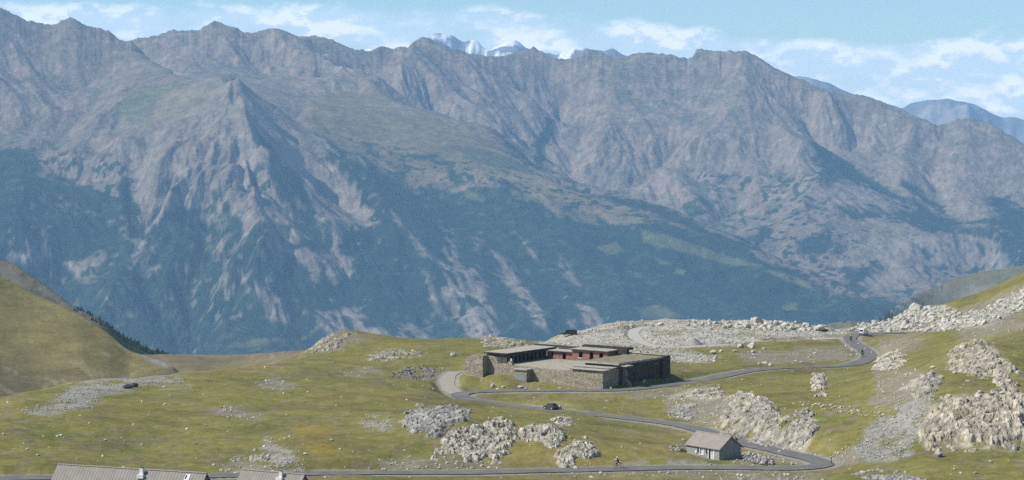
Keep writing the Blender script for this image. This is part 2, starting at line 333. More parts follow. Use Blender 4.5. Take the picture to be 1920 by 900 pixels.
    near = smst(dc, 0, 420)
    Z2 = Z+E*(.12+.88*near)+rough*(.45+.55*near)
    # settle the crest on the surveyed skyline
    sk = np.array(SKYLINE, float); uc = 960+F*c/(CT-ST*0.0); uc = 960+F*c*CT; T0 = np.interp(uc, sk[:, 0], sk[:, 1]); jag = fbm(uc/8.0, uc*0+.5, 4, 19)*4.0
    rows = r[:, None]
    for it in range(16):
        T = T0 if it < 11 else T0+jag
        vv = proj(X, Y, Z2)[1]; k = vv.argmin(0); dz = -(T-vv[k, np.arange(len(c))])*r[k]/F
        if it < 8: dz = np.convolve(np.pad(dz, 4, 'edge'), np.ones(9)/9, 'valid')
        Z2 = Z2+dz[None]*np.exp(-((rows-r[k][None])/(170.0 if it < 11 else 38.0))**2)
    gx2, gy2 = grads(Z2, c, r); s2 = np.hypot(gx2, gy2)
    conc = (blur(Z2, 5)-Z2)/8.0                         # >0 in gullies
    u, v = proj(X, Y, Z2)
    # ---- cover
    n1 = fbm(X/70, Y/70, 5, 51); n2 = fbm(X/400, Y/400, 4, 61); n3 = fbm(X/25, Y/25, 4, 71)
    C = np.empty(X.shape+(3,)); C[:] = (.205, .168, .125)
    C = lerp3(C, (.235, .185, .142), smst(n2, -.1, .5))
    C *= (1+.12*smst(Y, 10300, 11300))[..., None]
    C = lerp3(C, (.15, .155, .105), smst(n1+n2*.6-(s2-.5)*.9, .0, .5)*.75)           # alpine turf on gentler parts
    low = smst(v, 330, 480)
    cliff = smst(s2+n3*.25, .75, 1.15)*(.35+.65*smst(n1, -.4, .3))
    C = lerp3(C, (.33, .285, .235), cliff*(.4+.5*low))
    C = lerp3(C, (.26, .215, .18), smst(conc, .15, 1.0)*.6)                             # scree in the gullies
    C = lerp3(C, (.13, .15, .06), polymask(u, v, [[(235, 165), (330, 160), (300, 200), (250, 235), (225, 220)]], 14, wn*16, wn2*10)*.75)
    C = lerp3(C, (.225, .19, .10), polymask(u, v, [[(310, 165), (430, 152), (400, 185), (330, 228), (270, 240)]], 12, wn*16, wn2*10)*.7)
    mcol = np.empty_like(C); mcol[:] = (.195, .158, .080); mcol = lerp3(mcol, (.110, .108, .052), smst(n2+n1*.4, -.05, .45)); mcol = lerp3(mcol, (.27, .215, .12), smst(fbm(X/500, Y/150, 4, 91), .0, .4)*.7)
    C += (mcol-C)*meadow[..., None]
    fu, fv = wn*44+n1*22, wn2*26+n3*10
    forest_and_shade = polymask(u, v, FOREST_AND_SHADE, 5, fu, fv)
    scat = smst(n3+n1*.3, .12, .3)*polymask(u, v, SCATTER, 14, wn*20, wn2*12)
    st = fbm((X+.35*Y)/18, (Y-.2*X)/110, 4, 95)
    rockp = polymask(u, v, PALE, 8, wn*26+n3*9, wn2*24+n3*9)*smst(st+n1*.8, -.42, .12)
    specks = smst(n3+.6*n1+(s2-.8)*.5, .40, .6)*.45
    forest_and_shade = np.maximum(forest_and_shade*(1-specks), scat)*(1-rockp*.85)
    clear = polymask(u, v, CLEAR, 3, wn*18, wn2*8)
    fc = np.empty_like(C); fc[:] = (.016, .034, .026); fc = lerp3(fc, (.040, .062, .032), smst(n3+n2*.7, -.1, .6))
    C += (fc-C)*forest_and_shade[..., None]
    C = lerp3(C, (.29, .255, .215), rockp*(.30+.4*smst(n3, -.4, .4)))
    C = lerp3(C, (.35, .25, .21), rockp*smst(n2, .1, .5)*.4)
    C = lerp3(C, (.18, .18, .08), clear*.6)
    C *= .84
    V = np.stack([X, Y, Z2], -1).reshape(-1, 3)
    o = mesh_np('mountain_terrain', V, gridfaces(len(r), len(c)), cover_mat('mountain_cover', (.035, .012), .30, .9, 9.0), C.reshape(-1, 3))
    tag(o, kind='structure')

MEADOW = [[(640, 165), (705, 172), (765, 205), (830, 230), (905, 255), (1000, 318), (1065, 352), (1130, 375), (1250, 412), (1330, 450), (1240, 440), (1100, 402), (1030, 380), (940, 345), (862, 345), (800, 340), (740, 325), (660, 285), (600, 245), (570, 205)]]
FOREST_AND_SHADE = [
    [(-200, 275), (0, 285), (60, 297), (78, 328), (125, 338), (170, 352), (205, 372), (222, 330), (236, 345), (240, 400), (262, 432), (275, 392), (330, 385), (372, 400), (400, 385), (425, 400), (446, 446), (468, 440), (480, 408), (520, 425), (535, 470), (570, 500), (600, 560), (620, 640), (640, 720), (-200, 720)],
    [(478, 240), (505, 265), (545, 320), (575, 380), (600, 420), (600, 480), (560, 470), (530, 400), (495, 330)],  # wedge right of the pyramid: forest plus the mountain's shadow, both painted dark
    [(600, 282), (640, 292), (700, 318), (745, 336), (790, 345), (850, 350), (930, 352), (1020, 385), (1090, 410), (1180, 430), (1240, 425), (1310, 440), (1400, 462), (1500, 510), (1570, 540), (1640, 600), (1700, 640), (1700, 720), (600, 720), (590, 560), (606, 470), (640, 430), (660, 440), (700, 430), (660, 350), (625, 318)],
    [(1010, 305), (1060, 335), (1110, 357), (1170, 375), (1240, 395), (1300, 415), (1380, 450), (1450, 482), (1520, 515), (1570, 540), (1610, 572), (1600, 585), (1480, 520), (1300, 435), (1150, 388), (1050, 345)],
    [(905, 245), (960, 275), (1010, 305), (1040, 325), (1000, 318), (940, 280)],
    [(575, 240), (640, 280), (720, 312), (745, 335), (690, 320), (620, 288)], [(790, 290), (850, 318), (868, 345), (840, 335)], [(900, 335), (960, 355), (1030, 388), (1000, 385), (930, 358)],
    [(1528, 258), (1560, 275), (1610, 312), (1650, 335), (1690, 372), (1740, 392), (1800, 418), (1860, 412), (1920, 400), (2100, 400), (2100, 560), (1900, 520), (1880, 470), (1870, 440), (1810, 430), (1790, 440), (1740, 432), (1700, 425), (1640, 415), (1600, 402), (1570, 392), (1545, 372), (1600, 372), (1660, 385), (1700, 400), (1640, 365), (1580, 340), (1535, 335)],
    [(1690, 335), (1720, 340), (1760, 375), (1800, 415), (1750, 390)], [(1860, 380), (1920, 370), (1920, 420), (1870, 410)],
    [(1500, 455), (1545, 420), (1560, 440), (1520, 480)], [(1400, 440), (1430, 430), (1440, 450), (1410, 470)], [(1275, 378), (1310, 372), (1330, 395), (1300, 410)],
    [(1560, 500), (1600, 480), (1640, 500), (1620, 540), (1580, 545)], [(1560, 560), (1640, 555), (1700, 570), (1740, 590), (1740, 640), (1620, 640)], [(1720, 460), (1740, 470), (1735, 540), (1715, 520)], [(1840, 445), (1850, 470), (1830, 490), (1820, 460)],
    [(1010, 225), (1030, 235), (1045, 290), (1030, 310), (1005, 270)]]
SCATTER = [[(600, 240), (1100, 340), (1400, 450), (1560, 540), (1300, 540), (1000, 420), (700, 340)], [(0, 270), (250, 290), (240, 400), (0, 330)], [(1380, 420), (1700, 430), (1900, 460), (1850, 540), (1600, 580), (1480, 520)], [(280, 330), (500, 300), (540, 400), (300, 400)], [(1300, 320), (1560, 320), (1540, 440), (1380, 460)]]
PALE = [
    [(588, 408), (612, 440), (622, 482), (652, 498), (678, 530), (645, 528), (614, 522), (602, 470)], [(246, 448), (284, 460), (272, 480), (258, 505), (248, 505), (243, 475)],
    [(22, 482), (60, 450), (84, 432), (97, 452), (72, 505), (60, 490), (40, 492)], [(118, 492), (165, 485), (178, 470), (185, 490), (172, 540), (150, 532)], [(440, 508), (468, 518), (500, 560), (530, 585), (548, 600), (510, 598), (480, 560)], [(500, 545), (530, 560), (545, 600), (520, 590)],
    [(828, 505), (848, 500), (872, 512), (890, 505), (905, 540), (922, 600), (905, 650), (870, 650), (858, 590), (838, 560)], [(918, 468), (945, 490), (965, 525), (990, 560), (1015, 590), (1048, 612), (1025, 620), (985, 600), (955, 560), (930, 510)],
    [(1088, 568), (1108, 565), (1132, 605), (1120, 622), (1098, 605)], [(798, 512), (815, 535), (828, 570), (842, 595), (820, 570), (806, 545)], [(838, 422), (852, 435), (848, 470), (858, 500), (836, 500), (830, 470)], [(600, 585), (650, 575), (695, 600), (730, 640), (620, 650)],
    [(616, 320), (640, 335), (655, 380), (662, 420), (650, 405), (632, 360)], [(728, 390), (752, 430), (790, 465), (812, 495), (790, 482), (755, 448), (735, 415)], [(420, 430), (410, 465), (400, 455), (415, 430)], [(225, 400), (232, 430), (240, 455), (228, 440)], [(975, 440), (990, 460), (1002, 485), (990, 478)], [(880, 445), (905, 430), (890, 470)], [(1035, 475), (1060, 495), (1075, 520), (1050, 505)],
    [(1580, 462), (1640, 440), (1700, 445), (1740, 442), (1800, 432), (1865, 437), (1880, 455), (1862, 492), (1800, 500), (1740, 520), (1660, 550), (1610, 525), (1640, 490), (1590, 500)], [(1545, 350), (1580, 345), (1640, 370), (1690, 398), (1650, 402), (1600, 385), (1560, 372)], [(1060, 590), (1075, 600), (1070, 625), (1058, 610)], [(740, 612), (770, 600), (800, 640), (740, 645)]]
CLEAR = [[(1190, 578), (1230, 570), (1275, 592), (1230, 600), (1198, 596)], [(430, 648), (500, 632), (515, 640), (470, 652)], [(560, 632), (580, 628), (560, 640)], [(1110, 462), (1150, 452), (1170, 470), (1130, 480)], [(1270, 500), (1290, 505), (1280, 515), (1265, 510)], [(1230, 478), (1260, 490), (1240, 492)], [(1440, 505), (1500, 520), (1540, 545), (1480, 530)], [(1470, 574), (1500, 570), (1500, 582), (1475, 584)],
         [(1130, 398), (1200, 412), (1220, 425), (1150, 415)], [(1060, 395), (1110, 408), (1120, 425), (1070, 412)], [(860, 352), (900, 365), (915, 380), (870, 372)], [(950, 355), (1020, 372), (1030, 385), (960, 372)], [(1200, 432), (1300, 455), (1380, 480), (1440, 500), (1380, 495), (1280, 470), (1210, 450)]]
mountains()

# ------------------------------------------------------------------ further ranges and side hills
def hill(name, crest, front, back, seed, colfn, mat, octs, amp, nr=60, nc=400, kind='structure', crestnoise=0.0, rough=0.0):
    """crest: [(u, v, D)], front/back: (distance, drop) of the foot seen from the crest"""
    c = np.array(crest, float); us = np.linspace(c[0, 0], c[-1, 0], nc); vs = np.interp(us, c[:, 0], c[:, 1]); ds = np.interp(us, c[:, 0], c[:, 2])
    def sm(a, w):
        w = max(3, int(nc*w)//2*2+1); p = np.concatenate([a[0]+(a[0]-a[1:w//2+1][::-1]), a, a[-1]+(a[-1]-a[-w//2:-1][::-1])]); return np.convolve(p, np.ones(w)/w, 'same')[w//2:w//2+len(a)]
    ds = sm(sm(ds, .16), .16); vs = sm(vs, .02)
    cx, cy, cz = at(us, vs, ds)
    tf = np.linspace(-1, 1, nr)[:, None]
    Y = cy[None]+np.where(tf < 0, tf*front[0], tf*back[0]); X = cx[None]/cy[None]*Y
    prof = np.where(tf < 0, -(np.abs(tf)**1.08)*front[1], -(tf**1.2)*back[1])
    Z = cz[None]+prof+fbm(X/(ds[None]/70), Y/(ds[None]/70), 5, seed)*crestnoise*2*np.clip(1-np.abs(tf)*2, 0, 1)**2
    g = front[1]/front[0]
    cxr = np.linspace(-1, 1, nc)
    gx = -np.gradient(np.broadcast_to(cz, Z.shape), axis=1)*0; gy = np.where(tf < 0, g, -back[1]/back[0])+gx
    if amp: Z = Z+erode(X, Y, gx+fbm(X/(octs[0][0]*1.5), Y/(octs[0][0]*1.5), 3, seed)*g*2.2, gy, octs, amp, .8, seed)*smst(np.abs(tf), 0.0, .12)
    if rough: Z = Z+fbm(X/(octs[0][0]), Y/(octs[0][0]), 6, seed+5)*rough*smst(np.abs(tf), 0.0, .1)
    u, v = proj(X, Y, Z); C = colfn(X, Y, Z, u, v)
    o = mesh_np(name, np.stack([X, Y, Z], -1).reshape(-1, 3), gridfaces(nr, nc), mat, C.reshape(-1, 3)); tag(o, kind=kind); return X, Y, Z, u, v
far_mat = cover_mat('far_cover', (.01, .004), .25, .6, 15)
def snow(X, Y, Z, u, v):
    n = fbm(X/200, Y/200, 5, 3)+.55*fbm(X/900, Y/900, 3, 9); C = np.empty(X.shape+(3,)); C[:] = (.17, .16, .16)
    return lerp3(C, (.78, .80, .83), smst(n, -.04, .06))
def km(c, k): return [(u, v, d*1000) for u, v, d in c] if k else c
hill('snow_mountain_range', km([(640, 112, 19), (672, 90, 19), (690, 86, 19), (735, 100, 19), (790, 84, 19), (815, 64, 19), (835, 66, 19), (850, 68, 19), (868, 80, 19), (893, 74, 19), (905, 88, 19), (915, 93, 19), (930, 84, 19), (955, 76, 19), (970, 72, 19), (985, 84, 19), (1010, 92, 19), (1045, 99, 19), (1075, 84, 19), (1105, 87, 19), (1135, 96, 19), (1150, 92, 19), (1163, 104, 19), (1220, 128, 19)], 1),
     (1500, 900), (900, 900), 21, snow, far_mat, ((700, .10), (350, .10), (170, .10), (80, .1)), 1.0, 70, 420, crestnoise=22)
def bluerock(X, Y, Z, u, v):
    n = fbm(X/300, Y/300, 5, 13); C = np.empty(X.shape+(3,)); C[:] = (.17, .165, .16); return lerp3(C, (.27, .25, .24), smst(n, 0, .4))
hill('distant_mountain_range', km([(1440, 150, 19.3), (1490, 140, 19.3), (1520, 146, 19.3), (1555, 156, 19.3), (1590, 172, 19.3), (1640, 190, 19.3), (1690, 205, 19.2), (1710, 193, 19.1), (1745, 187, 19.1), (1775, 184, 19.1), (1795, 190, 19.1), (1812, 192, 19.1), (1832, 197, 19.1), (1850, 206, 19.1), (1880, 221, 19.1), (1905, 219, 19.1), (1930, 226, 19.1), (2080, 215, 19.1)], 1),
     (1600, 900), (900, 900), 22, bluerock, far_mat, ((700, .10), (350, .10), (170, .10), (80, .1)), 1.0, 70, 420, crestnoise=14)

hill_mat = cover_mat('hill_cover', (.35, .06), .22, .5, .5)
def right_hill_col(X, Y, Z, u, v):
    n = fbm(X/60, Y/60, 5, 23); n2 = fbm(X/18, Y/18, 4, 24); C = np.empty(X.shape+(3,)); C[:] = (.135, .13, .08)
    C = lerp3(C, (.22, .20, .17), smst(n, .05, .5)*.7); C = lerp3(C, (.02, .035, .022), smst(n2+n*.5, .18, .3)*smst(u, 1850, 1650)); return C
hill('valley_side_hill', [(1560, 640, 4600), (1600, 622, 4600), (1640, 600, 4700), (1680, 575, 4800), (1720, 550, 4900), (1780, 526, 5000), (1830, 512, 5000), (1870, 503, 5000), (1920, 494, 5000), (2060, 470, 5000)], (900, 420), (700, 350), 31, right_hill_col, hill_mat, ((260, .06), (120, .07), (60, .07)), .35, 120, 500, crestnoise=3, rough=14)
hill('valley_knoll', [(1490, 640, 3600), (1530, 612, 3600), (1560, 600, 3600), (1595, 597, 3600), (1640, 606, 3600), (1700, 630, 3600)], (500, 200), (400, 200), 33, lambda X, Y, Z, u, v: right_hill_col(X, Y, Z, u*0+1650, v), hill_mat, ((160, .06), (80, .07)), .8, 50, 200, crestnoise=2, rough=3)
def back_ridge_col(X, Y, Z, u, v):
    n = fbm(X/30, Y/30, 5, 43); n2 = fbm(X/9, Y/9, 4, 44); C = np.empty(X.shape+(3,)); C[:] = (.115, .11, .085)
    C = lerp3(C, (.25, .24, .225), smst(n+n2*.3, .0, .4)*.6); C = lerp3(C, (.03, .045, .025), np.maximum(smst(n2+n*.5, .15, .35)*.7, smst(u+n*30, 150, 210))); return C
bx = hill('rocky_back_ridge', [(-420, 330, 2500), (-120, 450, 2500), (-40, 472, 2500), (0, 484, 2500), (35, 497, 2450), (62, 516, 2400), (100, 545, 2380), (140, 577, 2350), (170, 592, 2330), (200, 606, 2300), (240, 632, 2300), (280, 652, 2300), (320, 664, 2300), (380, 672, 2300)], (420, 170), (300, 150), 41, back_ridge_col, hill_mat, ((120, .07), (60, .08), (30, .08)), .4, 120, 500, crestnoise=1.5, rough=6)
def grass_hill_col(X, Y, Z, u, v):
    n = fbm((X+.5*Y)/40, (Y-.5*X)/60, 5, 53); n2 = fbm(X/12+Y/20, Y/25, 4, 54); C = np.empty(X.shape+(3,)); C[:] = (.185, .16, .066)
    C = lerp3(C, (.14, .125, .05), smst(n, .0, .5)*.8); C = lerp3(C, (.10, .085, .06), smst(v-.1*u, 640, 720)*.55)
    C = lerp3(C, (.30, .26, .16), smst(n2, .35, .5)*.4)
    C = lerp3(C, (.25, .235, .22), polymask(u, v, [[(225, 648), (270, 652), (330, 694), (300, 686)]], 4, n*14, n2*8)*smst(n2, -.5, .1)); return C
hill('grassy_side_hill', [(-420, 350, 1750), (-120, 470, 1750), (-40, 502, 1750), (0, 520, 1750), (60, 549, 1720), (100, 568, 1700), (150, 591, 1680), (200, 623, 1650), (240, 655, 1620), (290, 672, 1600), (318, 683, 1600), (333, 694, 1590), (345, 706, 1590), (380, 745, 1590), (430, 800, 1590)], (520, 150), (200, 90), 51, grass_hill_col, hill_mat, ((150, .05), (75, .035)), .0, 260, 900, crestnoise=.5, rough=2.5)
def plateau_col(X, Y, Z, u, v):
    n = fbm(X/50, Y/80, 5, 63); C = np.empty(X.shape+(3,)); C[:] = (.19, .155, .085); C = lerp3(C, (.15, .135, .075), smst(n, 0, .4)); return lerp3(C, (.28, .25, .21), smst(n, .3, .5)*.5)
hill('brown_plateau', [(120, 668, 2050), (240, 664, 2050), (330, 664, 2050), (400, 665, 2050), (450, 664, 2050), (500, 661, 2000), (560, 657, 1950), (620, 650, 1900), (700, 640, 1900)], (900, 55), (300, 120), 61, plateau_col, hill_mat, ((150, .02), (70, .02)), .3, 60, 260, crestnoise=.5, rough=2.0)

# ------------------------------------------------------------------ near ground
DMAP = ((0, 0), (380, 376), (434, 424), (450, 438), (530, 500), (650, 580), (760, 680), (900, 820), (1000, 920), (3000, 2920))
def D_(d): return float(np.interp(d, [a for a, b in DMAP], [b for a, b in DMAP]))
ROAD = [(-90, 905, 396), (0, 897, 405), (100, 895, 407), (250, 894, 410), (400, 892, 415), (600, 887, 425), (750, 886, 427), (900, 885, 428), (1030, 882, 431), (1160, 879, 434), (1280, 876.5, 437), (1400, 877, 438), (1470, 878, 439), (1515, 877, 440), (1543, 872, 443), (1540, 866, 448), (1515, 858, 455), (1480, 850, 464), (1400, 832, 493), (1350, 817, 510), (1300, 802, 530), (1240, 791.5, 550), (1150, 781, 575), (1050, 770, 600), (960, 761, 618), (900, 752.5, 630), (868, 745.5, 636), (858, 740, 641), (868, 736, 646), (900, 734, 647), (960, 732.5, 647), (1080, 731.5, 643), (1140, 731.5, 641), (1180, 730, 647), (1230, 724.5, 657.7), (1300, 715.5, 671), (1350, 705.5, 686), (1400, 696, 707), (1440, 691.5, 722), (1480, 689, 733), (1540, 688, 742), (1590, 684.5, 750), (1618, 677, 765), (1630, 667, 788), (1618, 654, 825), (1601, 643, 855), (1593, 633, 882), (1605, 627.5, 898), (1640, 625, 906), (1680, 624, 912), (1740, 624, 916)]
TRACK = [(860, 740, 642), (843, 729, 656), (838, 715, 674), (843, 704, 692), (858, 694, 708)]
GTRACK = [(1597, 636, 880), (1560, 634, 880), (1500, 638, 868), (1420, 643, 860), (1330, 648, 850), (1260, 651, 845), (1222, 648, 850), (1198, 638, 868), (1188, 626, 890), (1196, 616, 910), (1230, 611, 920)]
def spline(pts, n=14, width=None):
    P = np.array([[*at(u, v, D_(d))] for u, v, d in pts]); P = np.vstack([2*P[0]-P[1], P, 2*P[-1]-P[-2]]); out = []
    for i in range(1, len(P)-2):
        for k in range(n):
            t = k/n; p0, p1, p2, p3 = P[i-1:i+3]
            out.append(.5*((2*p1)+(-p0+p2)*t+(2*p0-5*p1+4*p2-p3)*t*t+(-p0+3*p1-3*p2+p3)*t**3))
    out.append(P[-2]); out = np.array(out)
    # even spacing, light smoothing
    for _ in range(3):
        s = np.concatenate([[0], np.cumsum(np.hypot(*np.diff(out[:, :2], axis=0).T))]); q = np.arange(0, s[-1], 1.5)
        out = np.stack([np.interp(q, s, out[:, i]) for i in range(3)], 1)
        o2 = out.copy(); o2[1:-1] = (out[:-2]+2*out[1:-1]+out[2:])/4; out = o2
    return out
road_c = spline(ROAD); track_c = spline(TRACK); gtrack_c = spline(GTRACK)
BASE = (-10.0446, 602.215, -66.687)          # barracks origin (front left corner)
BU = np.array([cos(radians(-36.54)), sin(radians(-36.54))]); BW = np.array([-BU[1], BU[0]])
def bl(u, w): return BASE[0]+BU[0]*u+BW[0]*w, BASE[1]+BU[1]*u+BW[1]*w
CREST = [(-120, 775, 560), (-50, 760, 580), (0, 750, 600), (70, 733, 620), (130, 718, 640), (230, 711, 660), (330, 697, 690), (440, 687, 720), (530, 675, 760), (570, 653, 790), (600, 636, 810), (632, 624, 830), (680, 627, 840), (740, 638, 840), (800, 643, 840), (860, 638, 850), (920, 627, 860), (950, 633, 860), (1000, 643, 860), (1030, 636, 890), (1062, 627, 910), (1120, 615, 940), (1200, 608, 960), (1300, 607, 975), (1400, 603, 980), (1480, 607, 980), (1540, 616, 965), (1590, 618, 955), (1620, 606, 965), (1700, 584, 990), (1760, 574, 1000), (1800, 567, 1010), (1850, 541, 1010), (1920, 509, 1010), (2000, 471, 1010), (2060, 450, 1010)]
NEAR = [(u, v, d) for u, v, d in ROAD[::2]]+TRACK[1:]+GTRACK[::2]+[
    # bottom edge and foreground
    (-60, 960, 372), (120, 960, 374), (300, 965, 372), (480, 955, 374), (620, 940, 380), (-60, 915, 392), (960, 915, 400), (1400, 915, 412), (1700, 905, 418), (1920, 905, 415), (1200, 900, 420), (700, 900, 412), (250, 905, 402), (60, 903, 400), (420, 903, 405),
    (1600, 885, 430), (1750, 870, 432), (1920, 850, 440), (1650, 860, 445),
    # slope above the lower road, left
    (0, 870, 425), (200, 865, 435), (450, 868, 432), (0, 820, 455), (200, 815, 470), (400, 820, 470), (550, 850, 440), (600, 820, 465), (750, 870, 436), (900, 872, 434), (1050, 870, 438),
    (0, 780, 490), (150, 765, 520), (350, 770, 530), (500, 775, 520), (650, 780, 505), 
    (300, 730, 610), (500, 720, 630), (650, 700, 680), (750, 710, 670), (600, 670, 760), (700, 660, 780), (800, 665, 760), (450, 745, 570), (650, 745, 570), (780, 745, 590),
    (820, 840, 447), (900, 840, 449), (880, 790, 470), (800, 775, 482), (950, 800, 470), (1030, 810, 465), (1000, 850, 446), (1100, 835, 455), (1080, 800, 480), (1180, 840, 455), (1200, 810, 490), (940, 775, 540), (820, 762, 580),
    # between roads around barracks
    (1000, 745, 628), (1150, 750, 622), (1250, 748, 622), (900, 718, 668), (980, 724, 660), (1300, 745, 620), (1380, 740, 600), (1300, 770, 575),
    # rock bank behind the lower road
    (1390, 790, 515), (1400, 755, 545), (1450, 825, 488), (1460, 770, 510), (1520, 830, 470), (1530, 780, 495), (1600, 830, 460), (1500, 740, 590), (1580, 750, 560), (1600, 700, 700), (1540, 705, 700),
    # right hill and cliff
    (1650, 800, 470), (1700, 740, 500), (1740, 838, 450), (1745, 755, 470), (1800, 838, 448), (1830, 745, 472), (1920, 835, 446), (1920, 735, 474), (1700, 700, 570), (1760, 700, 520), (1850, 705, 505), (1920, 700, 500), (1830, 640, 560), (1780, 665, 560), (1880, 650, 560),
    (1650, 690, 700), (1680, 655, 760), (1720, 632, 800), (1760, 618, 830), (1820, 600, 840), (1920, 590, 800), (2000, 600, 700), (2000, 700, 520), (2000, 850, 440),
    # rubble ridge
    
    (1850, 580, 930), (1700, 606, 940),
    (1100, 640, 850), (1150, 655, 800), (1280, 665, 800), (1400, 660, 810), (1500, 655, 830), (1560, 660, 810), (1350, 680, 745), (1480, 675, 765), (1260, 690, 720), (1000, 655, 790)]
def near_ground():
    global GC, GR, GZ, GM
    K = [at(u, v, D_(d)) for u, v, d in NEAR]
    K += [(*bl(u, w), BASE[2]+h) for u, w, h in ((0, 0, .8), (6, 0, .9), (15, 0, .9), (26, 0, .4), (37, 0, -.05), (37.8, 6, .45), (37.8, 12, .75), (38, 25, 1.3), (42, 8, .35), (42, 20, .9), (20, 28, 2.5), (0, 27, 2.5), (20, 12, 1), (-4, 10, 1.5), (46, 14, .3))]
    # beyond the crests the ground falls away, and it runs back under the camera
    for cu, cv, d in CREST:
        d = D_(d); x, y, z = at(cu, cv, d)
        for dd, dz in ((0, 0), (30, 7), (90, 24), (300, 70)): K.append((x*(d+dd)/d, y+dd, z-dz))
    for x, y, z in ((330, 480, -38), (330, 800, -45), (500, 1000, -60), (-330, 480, -64), (-330, 800, -95), (450, 1250, -150), (-450, 1250, -170)): K.append((x, y, z))
    for x in (-120, -40, 40, 120):
        for y, z in ((0, -1.75), (60, -22), (150, -42), (260, -56), (330, -62)): K.append((x, y, z))
    K[:] = [k for i, k in enumerate(K) if all((k[0]-q[0])**2+(k[1]-q[1])**2 > 2.0**2 for q in K[:i])]
    c = np.concatenate([np.linspace(-2800/F, -1075/F, 70), np.linspace(-1060/F, 1060/F, 1150), np.linspace(1075/F, 2800/F, 70)])
    r = np.concatenate([np.linspace(20, 375, 30), np.arange(377, 700, .62), np.arange(700, 960, 1.0), np.linspace(962, 1250, 40)])
    cc = np.concatenate([np.linspace(-2800/F, -1075/F, 30), np.linspace(-1060/F, 1060/F, 300), np.linspace(1075/F, 2800/F, 30)]); rc = np.concatenate([np.linspace(20, 370, 20), np.arange(376, 1255, 3.5)])
    Xc = cc[None]*rc[:, None]; Yc = np.repeat(rc[:, None], len(cc), 1)
    Zc = rbf(K, Xc, Yc, .4, .3)
    Z = upsample(Zc, rc, cc, r, c); X = c[None]*r[:, None]; Y = np.repeat(r[:, None], len(c), 1)
    u0, v0 = proj(X, Y, Z)
    wn = fbm(X/7, Y/9, 5, 101); wn2 = fbm(X/7+33, Y/9, 5, 102)
    rub = polymask(u0, v0, RUBBLE, 6, wn*20, wn2*9)*(.45+.55*smst(wn+fbm(X/15, Y/22, 3, 131), -.35, -.05))
    rock = polymask(u0, v0, CLIFF, 5, wn*16, wn2*9)
    far = smst(Y, 300, 380)
    Z = Z+(fbm(X/26, Y/34, 3, 103)*1.35+fbm(X/7, Y/9, 4, 104)*.32+fbm(X/2.2, Y/2.6, 3, 105)*.10)*far
    Z += rub*(fbm(X/5, Y/6, 4, 106)*.6)
    # cliffs: stepped, tilted blocks
    cl = np.zeros_like(Z); sel = rock > .01
    if sel.any():
        xs, ys = X[sel], Y[sel]; cl[sel] = blocks(xs+fbm(xs/3, ys/3, 3, 8), ys*.8, 2.3, 5)*.60+blocks(xs, ys*.9, 1.0, 6)*.38
    Z += cl*rock*.35
    # ribbons: road, side track, gravel track cut into the slope
    droad = np.full(Z.shape, 99.)
    for cl_, hw, blend in ((road_c, 2.6, 4.0), (track_c, 1.9, 2.5), (gtrack_c, 1.8, 2.5)):
        dm = np.full(Z.shape, 1e9); zt = np.zeros(Z.shape)
        for i in range(0, len(cl_), 1):
            x, y, z = cl_[i]
            r0 = np.searchsorted(r, y-9); r1 = np.searchsorted(r, y+9)
            c0 = np.searchsorted(c, (x-9)/y); c1 = np.searchsorted(c, (x+9)/y)
            if r1 <= r0 or c1 <= c0: continue
            d = np.hypot(X[r0:r1, c0:c1]-x, Y[r0:r1, c0:c1]-y); b = dm[r0:r1, c0:c1]; m = d < b
            b[m] = d[m]; zt[r0:r1, c0:c1][m] = z
        w = 1-smst(dm, hw, hw+blend); Z = Z*(1-w)+(zt-.10)*w; droad = np.minimum(droad, dm-hw)
    # flat shelves under the buildings
    for (bx_, by_, ang, u1, u2, w1, w2, hz) in PADS:
        lu = (X-bx_)*cos(ang)+(Y-by_)*sin(ang); lw = -(X-bx_)*sin(ang)+(Y-by_)*cos(ang)
        d = np.maximum(np.maximum(u1-lu, lu-u2), np.maximum(w1-lw, lw-w2)); w = 1-smst(d, 0, 2.5); Z = Z*(1-w)+hz*w
    GC, GR, GZ = c, r, Z
    u, v = proj(X, Y, Z)
    # ---- cover colours
    n1 = fbm(X/11, Y/16, 5, 111); n2 = fbm(X/3, Y/4.5, 4, 112); n3 = fbm(X/1.0, Y/1.4, 3, 113); n4 = fbm(X/34, Y/50, 4, 114)
    C = np.empty(X.shape+(3,)); C[:] = (.192, .178, .056)
    C = lerp3(C, (.146, .160, .044), smst(n1+n4*.6, -.1, .35))                # greener hollows
    C = lerp3(C, (.235, .195, .072), smst(n4+n2*.4, .05, .45)*.8)              # dry straw
    C = lerp3(C, (.27, .19, .04), polymask(u, v, [[(545, 780), (600, 800), (640, 840), (590, 860), (550, 820)]], 14, wn*20, wn2*12)*.6)
    C = lerp3(C, (.225, .20, .14), smst(n2+n1*.6+n4*.3, .16, .45)*.6)               # bare stony soil
    C = lerp3(C, (.085, .075, .038), smst(n3+n2*.4+n1*.3, .22, .6)*.30); C = lerp3(C, (.24, .215, .13), smst(fbm(X/.7, Y/1.1, 2, 115), .2, .6)*.5)
    C = lerp3(C, (.165, .13, .06), smst(n1*.9+n2*.5, .08, .5)*.5); C = lerp3(C, (.13, .115, .05), smst(fbm(X/17, Y/12, 4, 141), .1, .5)*.45)
    soil = polymask(u, v, SOIL, 7, wn*20, wn2*8)
    C = lerp3(C, (.235, .21, .165), soil*(.55+.4*smst(n2, -.3, .3)))
    scree = polymask(u, v, SCREE, 9, wn*26, wn2*14)*smst(n2+n1*.4, -.45, -.05)
    C = lerp3(C, (.30, .29, .265), scree*(.75+.25*smst(n3, -.3, .3)))
    C = lerp3(C, (.42, .40, .355), rub*(.5+.5*smst(n3+n2*.3, -.5, .1)))
